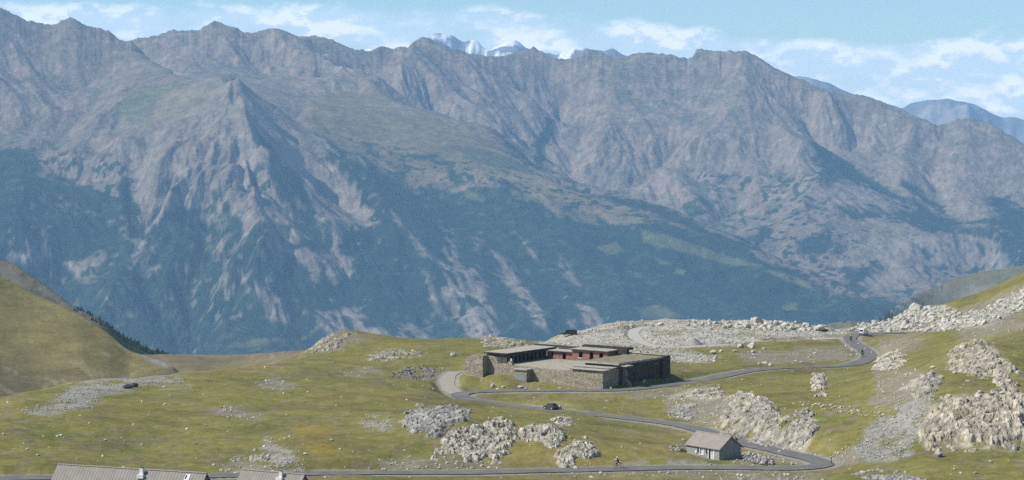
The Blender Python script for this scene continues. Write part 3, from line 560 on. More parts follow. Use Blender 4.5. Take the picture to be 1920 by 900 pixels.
    C = lerp3(C, (.10, .095, .085), rub*smst(n3, .3, .55)*.35)
    C = lerp3(C, (.42, .385, .30), rock*.9)
    C = lerp3(C, (.10, .095, .08), rock*smst(n3+n2*.5, .2, .5)*.6)
    C = lerp3(C, (.15, .15, .05), rock*smst(n1+n2*.5, .12, .3)*.8)
    verge = 1-smst(droad+n2*.6, .2, 1.3)
    C = lerp3(C, (.30, .28, .235), verge*.9)
    GM = dict(rub=rub, scree=scree, soil=soil, rock=rock, droad=droad)
    o = mesh_np('ground', np.stack([X, Y, Z], -1).reshape(-1, 3), gridfaces(len(r), len(c)), cover_mat('ground_cover', (1.6, .35), .20, .7, .12), C.reshape(-1, 3)); tag(o, kind='structure')
def blocks(x, y, s, seed):
    """cells of constant random height with a random tilt: angular rock"""
    px, py = x/s, y/s; ix, iy = np.floor(px), np.floor(py); best = np.full(x.shape, 1e9); sec = np.full(x.shape, 1e9); H = np.zeros(x.shape)
    for i in (-1, 0, 1):
        for j in (-1, 0, 1):
            cx = ix+i+hsh(ix+i, iy+j, seed); cy = iy+j+hsh(ix+i, iy+j, seed+1); d = np.hypot(px-cx, py-cy)
            h = hsh(ix+i, iy+j, seed+2)-.3+(px-cx)*(hsh(ix+i, iy+j, seed+3)-.5)*1.6+(py-cy)*(hsh(ix+i, iy+j, seed+4)-.3)*1.6
            m = d < best; sec = np.where(m, best, np.minimum(sec, d)); best = np.where(m, d, best); H = np.where(m, h, H)
    return H-.5*(1-smst(sec-best, 0, .12))
RUBBLE = [[(1005, 645), (1060, 622), (1115, 608), (1200, 600), (1300, 600), (1400, 595), (1480, 600), (1560, 612), (1600, 614), (1585, 628), (1540, 634), (1430, 642), (1330, 648), (1250, 652), (1340, 668), (1345, 676), (1260, 682), (1160, 664), (1060, 655)],
          [(1590, 618), (1640, 596), (1700, 578), (1765, 568), (1795, 590), (1850, 580), (1930, 540), (1930, 575), (1850, 605), (1800, 616), (1740, 622), (1640, 623)]]
SCREE = [[(105, 745), (130, 722), (190, 714), (225, 712), (340, 712), (350, 722), (250, 725), (195, 745), (170, 765), (120, 775), (70, 775), (45, 770)], [(495, 820), (525, 830), (560, 862), (575, 885), (530, 882), (500, 860)], [(675, 792), (700, 780), (725, 782), (735, 798), (705, 808), (682, 800)],
         [(1700, 745), (1745, 735), (1735, 790), (1720, 830), (1690, 860), (1610, 862), (1605, 830), (1640, 800), (1680, 770)], [(1185, 626), (1210, 612), (1240, 610), (1215, 625), (1215, 645), (1240, 652), (1200, 646)], [(1230, 866), (1330, 864), (1340, 870), (1260, 874), (1150, 878)], [(1390, 855), (1450, 868), (1440, 874), (1390, 866)]]
SOIL = [[(715, 860), (800, 860), (940, 872), (930, 882), (800, 880), (730, 878)], [(395, 770), (440, 762), (500, 780), (480, 790), (420, 780)], [(400, 880), (440, 855), (500, 870), (570, 890), (460, 895)], [(1640, 640), (1690, 630), (1740, 636), (1700, 660), (1650, 675)], [(1000, 890), (1200, 885), (1500, 888), (1560, 905), (1250, 895)], [(1160, 735), (1300, 725), (1250, 745), (1180, 748)], [(560, 655), (610, 628), (660, 622), (690, 640), (620, 660)], [(780, 700), (840, 690), (850, 705), (800, 712)],
        [(1360, 870), (1500, 840), (1560, 860), (1640, 810), (1600, 870)], [(1380, 660), (1600, 650), (1620, 680), (1400, 680)], [(1240, 740), (1330, 720), (1400, 760), (1340, 800), (1260, 780)], [(480, 725), (520, 705), (560, 720), (540, 735)], [(640, 700), (700, 690), (720, 700), (660, 710)],
        [(1640, 695), (1690, 690), (1740, 700), (1720, 760), (1640, 770)], [(1780, 590), (1860, 560), (1920, 540), (1920, 620), (1800, 640)]]
CLIFF = [[(1735, 842), (1725, 800), (1742, 762), (1765, 745), (1800, 742), (1860, 745), (1930, 738), (1930, 838), (1880, 845), (1820, 842)], [(1775, 690), (1785, 660), (1830, 638), (1870, 655), (1905, 690), (1880, 712), (1830, 705)],
         [(1340, 830), (1360, 775), (1390, 745), (1440, 752), (1470, 780), (1520, 765), (1532, 800), (1515, 840), (1470, 845), (1400, 828)], [(1690, 740), (1705, 715), (1760, 705), (1755, 735)], [(1260, 745), (1290, 735), (1350, 725), (1350, 745)]]
House = at(1348.5, 863.5, 438); House = tuple(float(x) for x in House); HANG = radians(-52)
PADS = [(House[0], House[1], HANG, -8.2, .2, -.2, 5.2, House[2]-.02)]
near_ground()
def gz(x, y):
    x = np.asarray(x, float); y = np.asarray(y, float); cq = x/y
    ri = np.clip(np.searchsorted(GR, y)-1, 0, len(GR)-2); ci = np.clip(np.searchsorted(GC, cq)-1, 0, len(GC)-2)
    fr = (y-GR[ri])/(GR[ri+1]-GR[ri]); fc = (cq-GC[ci])/(GC[ci+1]-GC[ci])
    return (GZ[ri, ci]*(1-fc)+GZ[ri, ci+1]*fc)*(1-fr)+(GZ[ri+1, ci]*(1-fc)+GZ[ri+1, ci+1]*fc)*fr
_GV = np.minimum.accumulate(proj(GC[None]*GR[:, None], GR[:, None]+0*GC[None], GZ)[1], axis=0)
def ground_at(u, v):
    """ground point seen at photo pixel (u, v)"""
    u = np.atleast_1d(np.asarray(u, float)); v = np.atleast_1d(np.asarray(v, float)); X = []; Y = []
    for a, b in zip(u, v):
        cq = (a-960)/F/(CT+(450-b)/F*ST); ci = int(np.argmin(np.abs(GC-cq)))
        colv = -_GV[:, ci]; k = int(np.searchsorted(colv, -b)); k = min(max(k, 1), len(GR)-1)
        t = (-b-colv[k-1])/max(colv[k]-colv[k-1], 1e-6); y = GR[k-1]+np.clip(t, 0, 1)*(GR[k]-GR[k-1]); X.append(cq*y); Y.append(y)
    X = np.array(X); Y = np.array(Y); return X, Y, gz(X, Y)

# ------------------------------------------------------------------ road surfaces
asphalt = simple('asphalt', (.125, .121, .116), (.205, .198, .188), scale=.35, det=8, rough=.75, bump=.2, r=.85)
gravel = simple('track_gravel', (.38, .355, .31), (.50, .47, .42), scale=1.2, det=8, rough=.8, bump=.4)
paint = simple('white_paint', (.66, .66, .62), (.8, .8, .76), scale=4, r=.6)
def ribbon(name, cl, hw, mat, up, kind='structure', off=0.0, taper=0, seg=None, par=None):
    t = np.gradient(cl[:, :2], axis=0); t /= np.linalg.norm(t, axis=1)[:, None]; nrm = np.stack([-t[:, 1], t[:, 0]], 1)
    ks = np.linspace(-1, 1, 5); w = hw*(1+.06*np.sin(np.arange(len(cl))*.37)+.05*np.sin(np.arange(len(cl))*.11))
    V = []
    for k in ks: V.append(np.column_stack([cl[:, :2]+nrm*(off+k*w)[:, None], cl[:, 2]+up-.03*abs(k)]))
    V = np.stack(V, 1); 
    o = mesh_np(name, V.reshape(-1, 3), gridfaces(len(cl), 5)[:, ::-1] if False else gridfaces(len(cl), 5), mat, parent=par)
    if kind: tag(o, kind=kind)
    return o
ribbon('road', road_c, 2.15, asphalt, .06)
ribbon('gravel_side_track', track_c, 1.6, simple('dusty_track', (.29, .262, .215), (.40, .37, .31), scale=.8, det=8, rough=.8, bump=.4), .02)
ribbon('gravel_quarry_track', gtrack_c, 1.7, gravel, .02)

# ------------------------------------------------------------------ stones
_PH = (1+5**.5)/2
ICO_V = np.array([(-1, _PH, 0), (1, _PH, 0), (-1, -_PH, 0), (1, -_PH, 0), (0, -1, _PH), (0, 1, _PH), (0, -1, -_PH), (0, 1, -_PH), (_PH, 0, -1), (_PH, 0, 1), (-_PH, 0, -1), (-_PH, 0, 1)], float)/np.hypot(1, _PH)
ICO_F = np.array([(0, 11, 5), (0, 5, 1), (0, 1, 7), (0, 7, 10), (0, 10, 11), (1, 5, 9), (5, 11, 4), (11, 10, 2), (10, 7, 6), (7, 1, 8), (3, 9, 4), (3, 4, 2), (3, 2, 6), (3, 6, 8), (3, 8, 9), (4, 9, 5), (2, 4, 11), (6, 2, 10), (8, 6, 7), (9, 8, 1)])
def stone_mat(name, ca, cb):
    return simple(name, ca, cb, scale=1.1, det=7, rough=.7, bump=.5, dist=.08)
pale_stone = stone_mat('pale_limestone', (.38, .355, .30), (.60, .57, .50))
grey_stone = stone_mat('grey_limestone', (.28, .27, .245), (.48, .46, .42))
dark_stone = stone_mat('dark_rock', (.035, .035, .035), (.12, .115, .11))
RNG = np.random.default_rng(7)
def stones(name, pos, size, mat, flat=.65, sink=.25, kind='stuff', colors=None):
    n = len(size); size = np.asarray(size)
    J = ICO_V[None]*(1+RNG.uniform(-.33, .33, (n, 12, 1)))+RNG.uniform(-.12, .12, (n, 12, 3))
    J *= np.stack([RNG.uniform(.7, 1.3, n), RNG.uniform(.7, 1.3, n), RNG.uniform(.75, 1.25, n)*flat], 1)[:, None]*size[:, None, None]*.5
    a = RNG.uniform(0, 2*pi, n); ca, sa = np.cos(a)[:, None], np.sin(a)[:, None]
    tl = RNG.uniform(-.5, .5, n)[:, None]
    x = J[..., 0]; y = J[..., 1]; z = J[..., 2]; z2 = z*np.cos(tl)+y*np.sin(tl); y2 = y*np.cos(tl)-z*np.sin(tl)
    V = np.stack([x*ca-y2*sa, x*sa+y2*ca, z2], -1)
    V[..., 2] += (size*flat*(.5-sink))[:, None]; V += np.asarray(pos)[:, None, :]
    Fc = (ICO_F[None]+np.arange(n)[:, None, None]*12).reshape(-1, 3)
    o = mesh_np(name, V.reshape(-1, 3), Fc, mat, smooth=False, tri=True)
    if kind: tag(o, kind=kind)
    return o
def rand_in_poly(poly, n):
    a = np.array(poly, float); U = []; 
    while len(U) < n:
        u = RNG.uniform(a[:, 0].min(), a[:, 0].max(), 4000); v = RNG.uniform(a[:, 1].min(), a[:, 1].max(), 4000)
        m = sdpoly(u, v, poly) > -2; U += list(zip(u[m], v[m]))
    U = np.array(U[:n]); return U[:, 0], U[:, 1]
def scatter(name, polys, per, lo, hi, mat, pw=2.5, flat=.65):
    P = []
    for p in polys:
        a = np.array(p, float); area = abs(np.sum(a[:, 0]*np.roll(a[:, 1], -1)-a[:, 1]*np.roll(a[:, 0], -1)))/2
        u, v = rand_in_poly(p, max(4, int(area*per))); P.append(np.stack(ground_at(u, v), 1))
    P = np.concatenate(P); P[:, 0] += RNG.normal(0, .4, len(P)); P[:, 1] += RNG.normal(0, 2, len(P)); P[:, 2] = gz(P[:, 0], P[:, 1])
    m = gsample(P, 'droad') > .5; P = P[m]; uu, vv = proj(P[:, 0], P[:, 1], P[:, 2]); m = ~((np.abs(uu-1069) < 22) & (vv > 612) & (vv < 640)); P = P[m]
    s = lo+(hi-lo)*RNG.uniform(0, 1, len(P))**pw
    return stones(name, P, s, mat, flat)
def gsample(P, key):
    ri = np.clip(np.searchsorted(GR, P[:, 1]), 0, len(GR)-1); ci = np.clip(np.searchsorted(GC, P[:, 0]/P[:, 1]), 0, len(GC)-1)
    return GM[key][ri, ci]
scatter('rubble_field', RUBBLE, .12, .15, .95, pale_stone, 4.5)
scatter('grey_rubble_field', RUBBLE, .06, .18, .8, grey_stone, 3.0)
scatter('crest_rubble', RUBBLE[1:]+[[(1290, 604), (1400, 598), (1480, 604), (1560, 614), (1540, 622), (1400, 615), (1290, 612)]], .10, .4, 2.2, pale_stone, 3.0)
scatter('scree_stones', SCREE[:4], .17, .10, .5, grey_stone, 3.5)
scatter('loose_gravel_stones', SOIL, .05, .12, .6, pale_stone, 3)
ALL = [[(0, 755), (130, 722), (330, 697), (540, 675), (640, 628), (930, 628), (1000, 642), (1250, 670), (1580, 690), (1650, 690), (1760, 620), (1920, 520), (1920, 898), (0, 898)]]
scatter('scattered_field_stones', ALL, .0030, .12, .7, pale_stone, 5)
# ------------------------------------------------------------------ mesh builder for built things
class MB:
    def __init__(s, T=None): s.V = []; s.F = []; s.T = T
    def add(s, V, Fc):
        n = len(s.V); s.V += [tuple(map(float, v)) for v in V]; s.F += [tuple(i+n for i in f) for f in Fc]; return s
    def box(s, x0, x1, y0, y1, z0, z1):
        return s.add([(x0, y0, z0), (x1, y0, z0), (x1, y1, z0), (x0, y1, z0), (x0, y0, z1), (x1, y0, z1), (x1, y1, z1), (x0, y1, z1)], [(0, 3, 2, 1), (4, 5, 6, 7), (0, 1, 5, 4), (1, 2, 6, 5), (2, 3, 7, 6), (3, 0, 4, 7)])
    def prism(s, poly, z0, z1):
        n = len(poly); z0 = z0 if hasattr(z0, '__len__') else [z0]*n; z1 = z1 if hasattr(z1, '__len__') else [z1]*n
        return s.add([(*p, z) for p, z in zip(poly, z0)]+[(*p, z) for p, z in zip(poly, z1)], [tuple(range(n))[::-1], tuple(range(n, 2*n))]+[(i, (i+1) % n, n+(i+1) % n, n+i) for i in range(n)])
    def side(s, prof, y0, y1, k=1.0):
        """profile in x-z extruded along y; k narrows nothing, kept for clarity"""
        n = len(prof); return s.add([(x, y0, z) for x, z in prof]+[(x, y1, z) for x, z in prof], [tuple(range(n)), tuple(range(n, 2*n))[::-1]]+[(i, n+i, n+(i+1) % n, (i+1) % n) for i in range(n)])
    def cyl(s, a, b, r, n=12, r2=None):
        a = mathutils.Vector(a); b = mathutils.Vector(b); d = (b-a).normalized(); q = d.to_track_quat('Z', 'Y'); r2 = r if r2 is None else r2
        V = [tuple(a+q @ mathutils.Vector((r*cos(2*pi*i/n), r*sin(2*pi*i/n), 0))) for i in range(n)]+[tuple(b+q @ mathutils.Vector((r2*cos(2*pi*i/n), r2*sin(2*pi*i/n), 0))) for i in range(n)]
        return s.add(V, [tuple(range(n))[::-1], tuple(range(n, 2*n))]+[(i, (i+1) % n, n+(i+1) % n, n+i) for i in range(n)])
    def build(s, name, mat, parent=None, smooth=False):
        me = bpy.data.meshes.new(name); me.from_pydata(s.V, [], s.F); me.update()
        if smooth: me.polygons.foreach_set('use_smooth', [True]*len(me.polygons))
        me.materials.append(mat); return link(bpy.data.objects.new(name, me), parent)
def empty(name, loc, rz, label, cat, group=None, tilt=None):
    o = bpy.data.objects.new(name, None); o.empty_display_size = .5; link(o); o.location = tuple(map(float, loc))
    o.rotation_euler = (tilt[0] if tilt else 0, tilt[1] if tilt else 0, rz); return tag(o, label, cat, group)
def wall_open(x0, x1, y0, y1, z0, z1, ops):
    """a wall along x with real openings (x0, x1, z0, z1)"""
    m = MB(); xs = x0
    for a, b, c, d in sorted(ops):
        m.box(xs, a, y0, y1, z0, z1)
        if c > z0: m.box(a, b, y0, y1, z0, c)
        if d < z1: m.box(a, b, y0, y1, d, z1)
        xs = b
    return m.box(xs, x1, y0, y1, z0, z1)
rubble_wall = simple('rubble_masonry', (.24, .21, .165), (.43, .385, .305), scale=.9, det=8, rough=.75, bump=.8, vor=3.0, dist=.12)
shaded_masonry = simple('shade_darkened_masonry', (.06, .055, .048), (.15, .14, .12), scale=.8, det=8, rough=.75, bump=.8, vor=2.6, dist=.12)  # darker copy of the rubble masonry: shade of the unlit side put into the colour
brick = simple('old_red_brick', (.20, .105, .075), (.32, .19, .14), scale=1.3, det=8, rough=.7, bump=.3)
concrete = simple('weathered_concrete', (.30, .272, .225), (.48, .445, .385), scale=1.6, det=8, rough=.75, bump=.3)
dark_trim = simple('dark_roof_edge', (.03, .027, .024), (.075, .068, .06), scale=2)  # near-black colour for roof edges, parapets and small trim
roofsoil = simple('roof_gravel_and_turf', (.17, .145, .085), (.30, .27, .20), scale=.7, det=9, rough=.8, bump=.6)
courtsoil = simple('courtyard_ground', (.27, .25, .18), (.46, .43, .35), scale=.35, det=9, rough=.8, bump=.6)
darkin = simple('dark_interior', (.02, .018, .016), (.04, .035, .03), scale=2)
plaster = simple('grey_render', (.26, .255, .235), (.38, .37, .345), scale=1.6, det=8, rough=.7, bump=.3)
whitep = simple('white_window_paint', (.62, .62, .6), (.78, .78, .76), scale=3)
bluedoor = simple('faded_blue_paint', (.17, .22, .25), (.27, .31, .33), scale=2.2, det=7, rough=.7)
def metal_roof():
    def bld(nt, N, L, b):
        noise_mix(nt, N, L, b, (.235, .212, .185), (.285, .262, .235), .8, 6, .6, r=.7)
        tc = N.new('ShaderNodeTexCoord'); w = N.new('ShaderNodeTexWave'); w.bands_direction = 'X'; w.inputs['Scale'].default_value = .62; w.inputs['Distortion'].default_value = .25; L.new(tc.outputs['Object'], w.inputs['Vector'])
        cr = N.new('ShaderNodeValToRGB'); cr.color_ramp.elements[0].position = .86; cr.color_ramp.elements[1].position = .97; cr.color_ramp.elements[0].color = (1, 1, 1, 1); cr.color_ramp.elements[1].color = (.90, .90, .89, 1)
        L.new(w.outputs['Color'], cr.inputs[0]); src = b.inputs['Base Color'].links[0].from_socket
        mx = N.new('ShaderNodeMix'); mx.data_type = 'RGBA'; mx.blend_type = 'MULTIPLY'; mx.inputs[0].default_value = 1; L.new(src, mx.inputs[6]); L.new(cr.outputs[0], mx.inputs[7]); L.new(mx.outputs[2], b.inputs['Base Color'])
        bp = N.new('ShaderNodeBump'); bp.inputs['Distance'].default_value = .05; bp.inputs['Strength'].default_value = .6; L.new(w.outputs['Color'], bp.inputs['Height']); L.new(bp.outputs[0], b.inputs['Normal'])
    return material('seamed_sheet_roof', bld)
sheet = metal_roof(); plainroof = simple('brown_sheet_roof', (.25, .222, .19), (.30, .268, .232), scale=.9, det=6, r=.7)

# ------------------------------------------------------------------ ruined barracks
def ragged(u0, u1, w0, w1, h0, tops, m=None, n=None):
    """wall with a broken, uneven top; tops = [(u, h)]"""
    m = m or MB(); n = n or max(4, int((u1-u0)/.5)); us = np.linspace(u0, u1, n+1); a = np.array(tops)
    hs = np.interp(us, a[:, 0], a[:, 1])+np.array([(hsh(np.array([i]), np.array([int(u0*10)]), 9)[0]-.5)*.22 for i in range(n+1)])
    V = []
    for u, h in zip(us, hs): V += [(u, w0, h0), (u, w1, h0), (u, w1, h+.05), (u, w0, h)]
    Fc = [(0, 1, 2, 3), tuple(4*n+i for i in (3, 2, 1, 0))]
    for i in range(n):
        for k in range(4): Fc.append((4*i+k, 4*i+4+k, 4*i+4+(k+1) % 4, 4*i+(k+1) % 4))
    return m.add(V, Fc)
def barracks():
    r = empty('ruined_barracks', BASE, radians(-36.54), 'ruined stone and red brick barracks with flat roofs beside the upper hairpin bend', 'barracks')
    # terrace platform and its retaining wall
    MB().box(.8, 36.8, 1.7, 25.5, -1.5, 2.96).build('courtyard', courtsoil, r)
    m = ragged(5.0, 29.2, .9, 1.68, -1.5, [(5, 5.0), (6.6, 4.9), (7.4, 4.5), (8.1, 3.5), (9.4, 3.15), (10.3, 3.3), (10.6, 4.1), (11.6, 4.15), (12.0, 3.3), (16, 3.15), (24, 3.1), (29.2, 3.2)])
    m.build('retaining_wall', rubble_wall, r)
    m = ragged(-.4, 5.0, -1.0, 1.6, -1.5, [(-.4, 2.6), (.1, 4.0), (.8, 4.7), (1.6, 5.2), (2.0, 5.1), (3.4, 5.2), (4.2, 5.0), (5, 5.1)]); m.box(4.2, 5.1, -1.06, 1.2, 4.85, 5.10)
    m.build('bastion', rubble_wall, r)
    # sentry box with faded blue door
    b = MB().box(14.2, 17.3, -1.1, .85, -.6, 2.75).build('guard_box', rubble_wall, r)
    MB().box(14.45, 17.0, -1.16, -1.103, .35, 1.75).build('door', bluedoor, b)
    m = MB().box(13.9, 17.6, -1.45, 1.2, 2.76, 2.95)
    for k in range(5): m.box(14.1+k*.75, 14.3+k*.75, -1.4, -1.12, 2.58, 2.755)
    m.build('roof_slab', concrete, b)
    # left wing: long low block running back, posts and dark openings towards the court
    lw = MB(); lw.box(1.0, 6.6, 5.9, 6.4, 2.97, 5.2); lw.box(1.0, 1.5, 6.4, 24.6, 1.0, 5.2); lw.build('wing_wall', shaded_masonry, r)
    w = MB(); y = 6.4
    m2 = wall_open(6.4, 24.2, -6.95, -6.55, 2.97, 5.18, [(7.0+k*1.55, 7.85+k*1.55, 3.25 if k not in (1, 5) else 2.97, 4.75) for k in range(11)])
    m2.V = [(-y_, x_, z_) for x_, y_, z_ in m2.V]; m2.build('court_wall', shaded_masonry, r)
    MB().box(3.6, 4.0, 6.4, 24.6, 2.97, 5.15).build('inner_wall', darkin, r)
    rf = MB().box(.6, 7.3, 5.4, 24.4, 5.2, 5.32).build('flat_roof', concrete, r); MB().box(.66, 7.2, 5.46, 24.3, 5.322, 5.42).build('roof_covering', concrete, rf)
    MB().box(.58, 7.32, 5.36, 5.40, 5.12, 5.36).build('roof_edge', dark_trim, rf)
    MB().box(7.9, 8.2, 5.6, 5.9, 2.97, 4.2).build('white_post', whitep, r)
    MB().box(7.302, 7.36, 5.4, 24.4, 5.0, 5.34).build('roof_edge', dark_trim, rf)
    # brick range across the back
    low = wall_open(7.4, 14.4, 21.0, 21.35, 2.97, 4.75, [(8.1, 8.8, 3.5, 4.5), (11.4, 12.4, 2.97, 4.45)]).build('brick_wall', brick, r)
    MB().box(11.35, 12.45, 20.9, 20.99, 2.97, 3.05).build('window_sill', concrete, low)
    tall = wall_open(14.4, 23.9, 20.6, 20.95, 2.97, 5.55, [(16.3, 17.35, 3.75, 5.1), (19.3, 20.35, 2.97, 5.15), (22.0, 23.05, 3.75, 5.1)]).build('brick_wall', brick, r)
    for a in (16.2, 21.9): MB().box(a, a+1.25, 20.48, 20.597, 3.62, 3.74).build('window_sill', whitep, tall)
    MB().box(23.9, 24.25, 20.6, 25.0, 2.97, 5.55).build('brick_pier', brick, r)
    MB().box(14.1, 14.39, 20.98, 21.0, 4.76, 5.5).box(7.4, 24.25, 25.1, 25.5, -1.4, 5.1).build('rear_wall', shaded_masonry, r)
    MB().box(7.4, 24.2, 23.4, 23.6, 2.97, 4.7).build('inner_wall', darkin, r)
    e = MB().box(7.4, 14.35, 20.5, 25.3, 4.77, 4.98).build('roof_slab', concrete, r); MB().box(7.4, 14.35, 20.44, 20.497, 4.74, 4.86).build('roof_edge', dark_trim, e)
    e = MB().box(14.1, 24.6, 20.1, 24.6, 5.57, 5.74).build('roof_slab', concrete, r)
    MB().box(14.1, 24.6, 20.04, 20.097, 5.50, 5.66).build('roof_edge', dark_trim, e)
    MB().box(1.0, 14.2, 24.62, 25.9, 5.44, 5.62).box(.8, 14.2, 24.50, 24.61, 5.30, 5.60).build('roof_parapet', dark_trim, r)
    MB().box(14.21, 27.4, 24.8, 26.6, 5.8, 6.25).box(24.62, 27.4, 23.8, 24.79, 3.0, 6.1).build('rear_parapet', dark_trim, r)
    # right wing: walls, turf covered roof, parapet along the outer edge
    m = MB(); m.box(36.75, 37.35, 6.2, 25.5, -1.5, 4.70); m.box(28.2, 36.74, 25.0, 25.5, -1.5, 4.7); m.box(28.2, 28.6, 6.6, 24.9, 2.97, 4.7); m.box(28.2, 36.74, 6.2, 6.6, 2.97, 4.7); m.build('outer_wall', shaded_masonry, r)
    V = []; 
    g = MB(); nx, ny = 22, 34; X_, Y_ = np.meshgrid(np.linspace(26.6, 37.6, nx), np.linspace(5.7, 24.9, ny)); Hh = 4.86+fbm(X_/2.5, Y_/2.5, 4, 7)*.16
    g.add(list(zip(X_.ravel(), Y_.ravel(), Hh.ravel())), [tuple(q) for q in gridfaces(ny, nx).tolist()]); b0 = len(g.V)
    g.box(26.62, 37.58, 5.72, 24.88, 4.705, 4.76); ro = g.build('turf_roof', roofsoil, r)
    m = MB()
    for i in range(36):
        y_ = 5.7+i*.535; m.box(37.58+.06*(hsh(np.array([i]), np.array([1]), 3)[0]), 37.74, y_, y_+.53, 4.62, 4.98+.14*hsh(np.array([i]), np.array([2]), 3)[0])
    for i in range(20):
        x_ = 26.6+i*.55; m.box(x_, x_+.545, 5.5, 5.69, 4.60, 4.93+.1*hsh(np.array([i]), np.array([5]), 3)[0])
    m.build('roof_coping', concrete, ro)
    MB().box(24.7, 37.75, 24.95, 25.35, 5.0, 5.32).build('parapet', concrete, r); MB().box(24.7, 37.78, 24.89, 24.948, 4.95, 5.18).build('parapet_face', dark_trim, r)
    MB().box(37.4, 38.1, 22.6, 25.6, -1.5, 5.15).build('corner_buttress', shaded_masonry, r)
    # low front block with stepped roof slabs
    m = ragged(29.2, 37.3, -.15, 6.0, -1.6, [(29.2, 3.75), (31, 3.6), (37.3, 3.62)]); m.build('corner_block', rubble_wall, r)
    m = MB(); m.box(28.6, 37.6, -.45, 2.6, 3.72, 3.88); m.box(27.6, 36.8, 2.62, 3.4, 3.9, 4.08); m.box(26.8, 37.4, 3.42, 5.45, 3.98, 4.15)
    s1 = m.build('stepped_roof_slabs', concrete, r); MB().box(28.6, 37.6, -.50, -.452, 3.68, 3.80).build('slab_edge', dark_trim, s1); MB().box(27.6, 36.8, 2.56, 2.618, 3.89, 4.02).build('slab_edge', dark_trim, s1)
    MB().box(36.0, 39.6, 6.0, 8.4, 4.3, 4.5).build('canopy_slab', concrete, r)
    MB().prism([(37.36, 7.4), (39.3, 7.4), (39.3, 8.3), (37.36, 8.3)], -1.5, [2.0, .4, .4, 2.0]).prism([(37.36, 7.5), (38.2, 7.5), (38.2, 8.2), (37.36, 8.2)], 2.0, [4.28, 3.2, 3.2, 4.28]).build('buttress', rubble_wall, r)
    for k in range(7):
        y_ = 10.2+k*1.75; MB().box(37.352, 37.40, y_, y_+.28, 3.45+.05*(k % 3), 3.85).build('vent_slit', concrete if k in (0, 6) else darkin, r)
    return r
barracks()

# ------------------------------------------------------------------ small house by the lower hairpin
def hut():
    r = empty('small_house', House, HANG, 'small grey gabled house with brown roof inside the lower hairpin', 'house')
    L_, W_, H_, A_ = 8.0, 4.9, 1.95, 3.75
    m = wall_open(-L_, 0, 0, .3, -.6, H_, [(-4.75, -3.85, .55, 1.6), (-2.55, -1.35, -.02, 1.78)])
    m.box(-L_, 0, W_-.3, W_, -.6, H_); m.box(-L_, -L_+.3, .3, W_-.3, -.6, H_); m.box(-.3, 0, .3, W_-.3, -.6, H_)
    for x in (-L_, -.3): m.add([(x, 0, H_), (x, W_, H_), (x, W_/2, A_-.05), (x+.3, 0, H_), (x+.3, W_, H_), (x+.3, W_/2, A_-.05)], [(0, 2, 1), (3, 4, 5), (0, 1, 4, 3), (1, 2, 5, 4), (2, 0, 3, 5)])
    m.build('wall', plaster, r)
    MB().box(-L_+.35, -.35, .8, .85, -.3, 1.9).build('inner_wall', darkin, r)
    s_ = (A_-H_)/(W_/2); o = .28; m = MB()
    for sgn in (1, -1):
        ye = -o if sgn > 0 else W_+o; ze = H_-s_*o
        q = [(-L_-.3, ye, ze), (.3, ye, ze), (.3, W_/2, A_), (-L_-.3, W_/2, A_)]
        m.add(q+[(x, y, z+.12) for x, y, z in q], [(0, 1, 2, 3) if sgn < 0 else (3, 2, 1, 0), (4, 5, 6, 7) if sgn > 0 else (7, 6, 5, 4), (0, 4, 5, 1), (1, 5, 6, 2), (2, 6, 7, 3), (3, 7, 4, 0)])
    rf = m.build('roof', plainroof, r); MB().box(-L_-.34, .34, W_/2-.14, W_/2+.14, A_+.08, A_+.17).build('ridge_cap', concrete, rf)
    m = MB()
    for sgn in (1, -1):
        ye = -o-.02 if sgn > 0 else W_+o+.02; ze = H_-s_*(o+.02); y2 = W_/2
        m.add([(.305, ye, ze-.04), (.305, y2, A_-.04), (.305, y2, A_+.15), (.305, ye, ze+.15), (.36, ye, ze-.04), (.36, y2, A_-.04), (.36, y2, A_+.15), (.36, ye, ze+.15)], [(0, 1, 2, 3), (7, 6, 5, 4), (0, 4, 5, 1), (1, 5, 6, 2), (2, 6, 7, 3), (3, 7, 4, 0)])
    m.build('barge_board', concrete, rf)
    f = MB().box(-4.85, -3.75, -.06, -.003, 1.6, 1.72).box(-4.85, -3.75, -.10, -.003, .43, .55).box(-4.87, -4.75, -.06, -.003, .55, 1.6).box(-3.85, -3.73, -.06, -.003, .55, 1.6).build('window', whitep, r)
    MB().box(-4.75, -3.85, .1, .14, .55, 1.6).build('shutter', simple('pale_shutter', (.45, .45, .42), (.6, .6, .57)), f)
    f = MB().box(-2.72, -2.55, -.07, -.003, -.1, 1.95).box(-1.35, -1.16, -.07, -.003, -.1, 1.95).box(-2.55, -1.35, -.07, -.003, 1.78, 1.95).build('door_frame', whitep, r)
    MB().box(-2.3, -1.37, .12, .18, -.02, 1.72).build('door', simple('grey_door', (.42, .43, .42), (.6, .6, .58), scale=4), f)
    for a in (-5.35, -3.25): MB().box(a, a+.32, -.05, -.003, .8, 1.6).build('shutter', dark_trim, r)
    MB().cyl((-5.7, -.003, .85), (-5.7, -.1, .85), .24, 16).build('round_plaque', whitep, r)
hut()

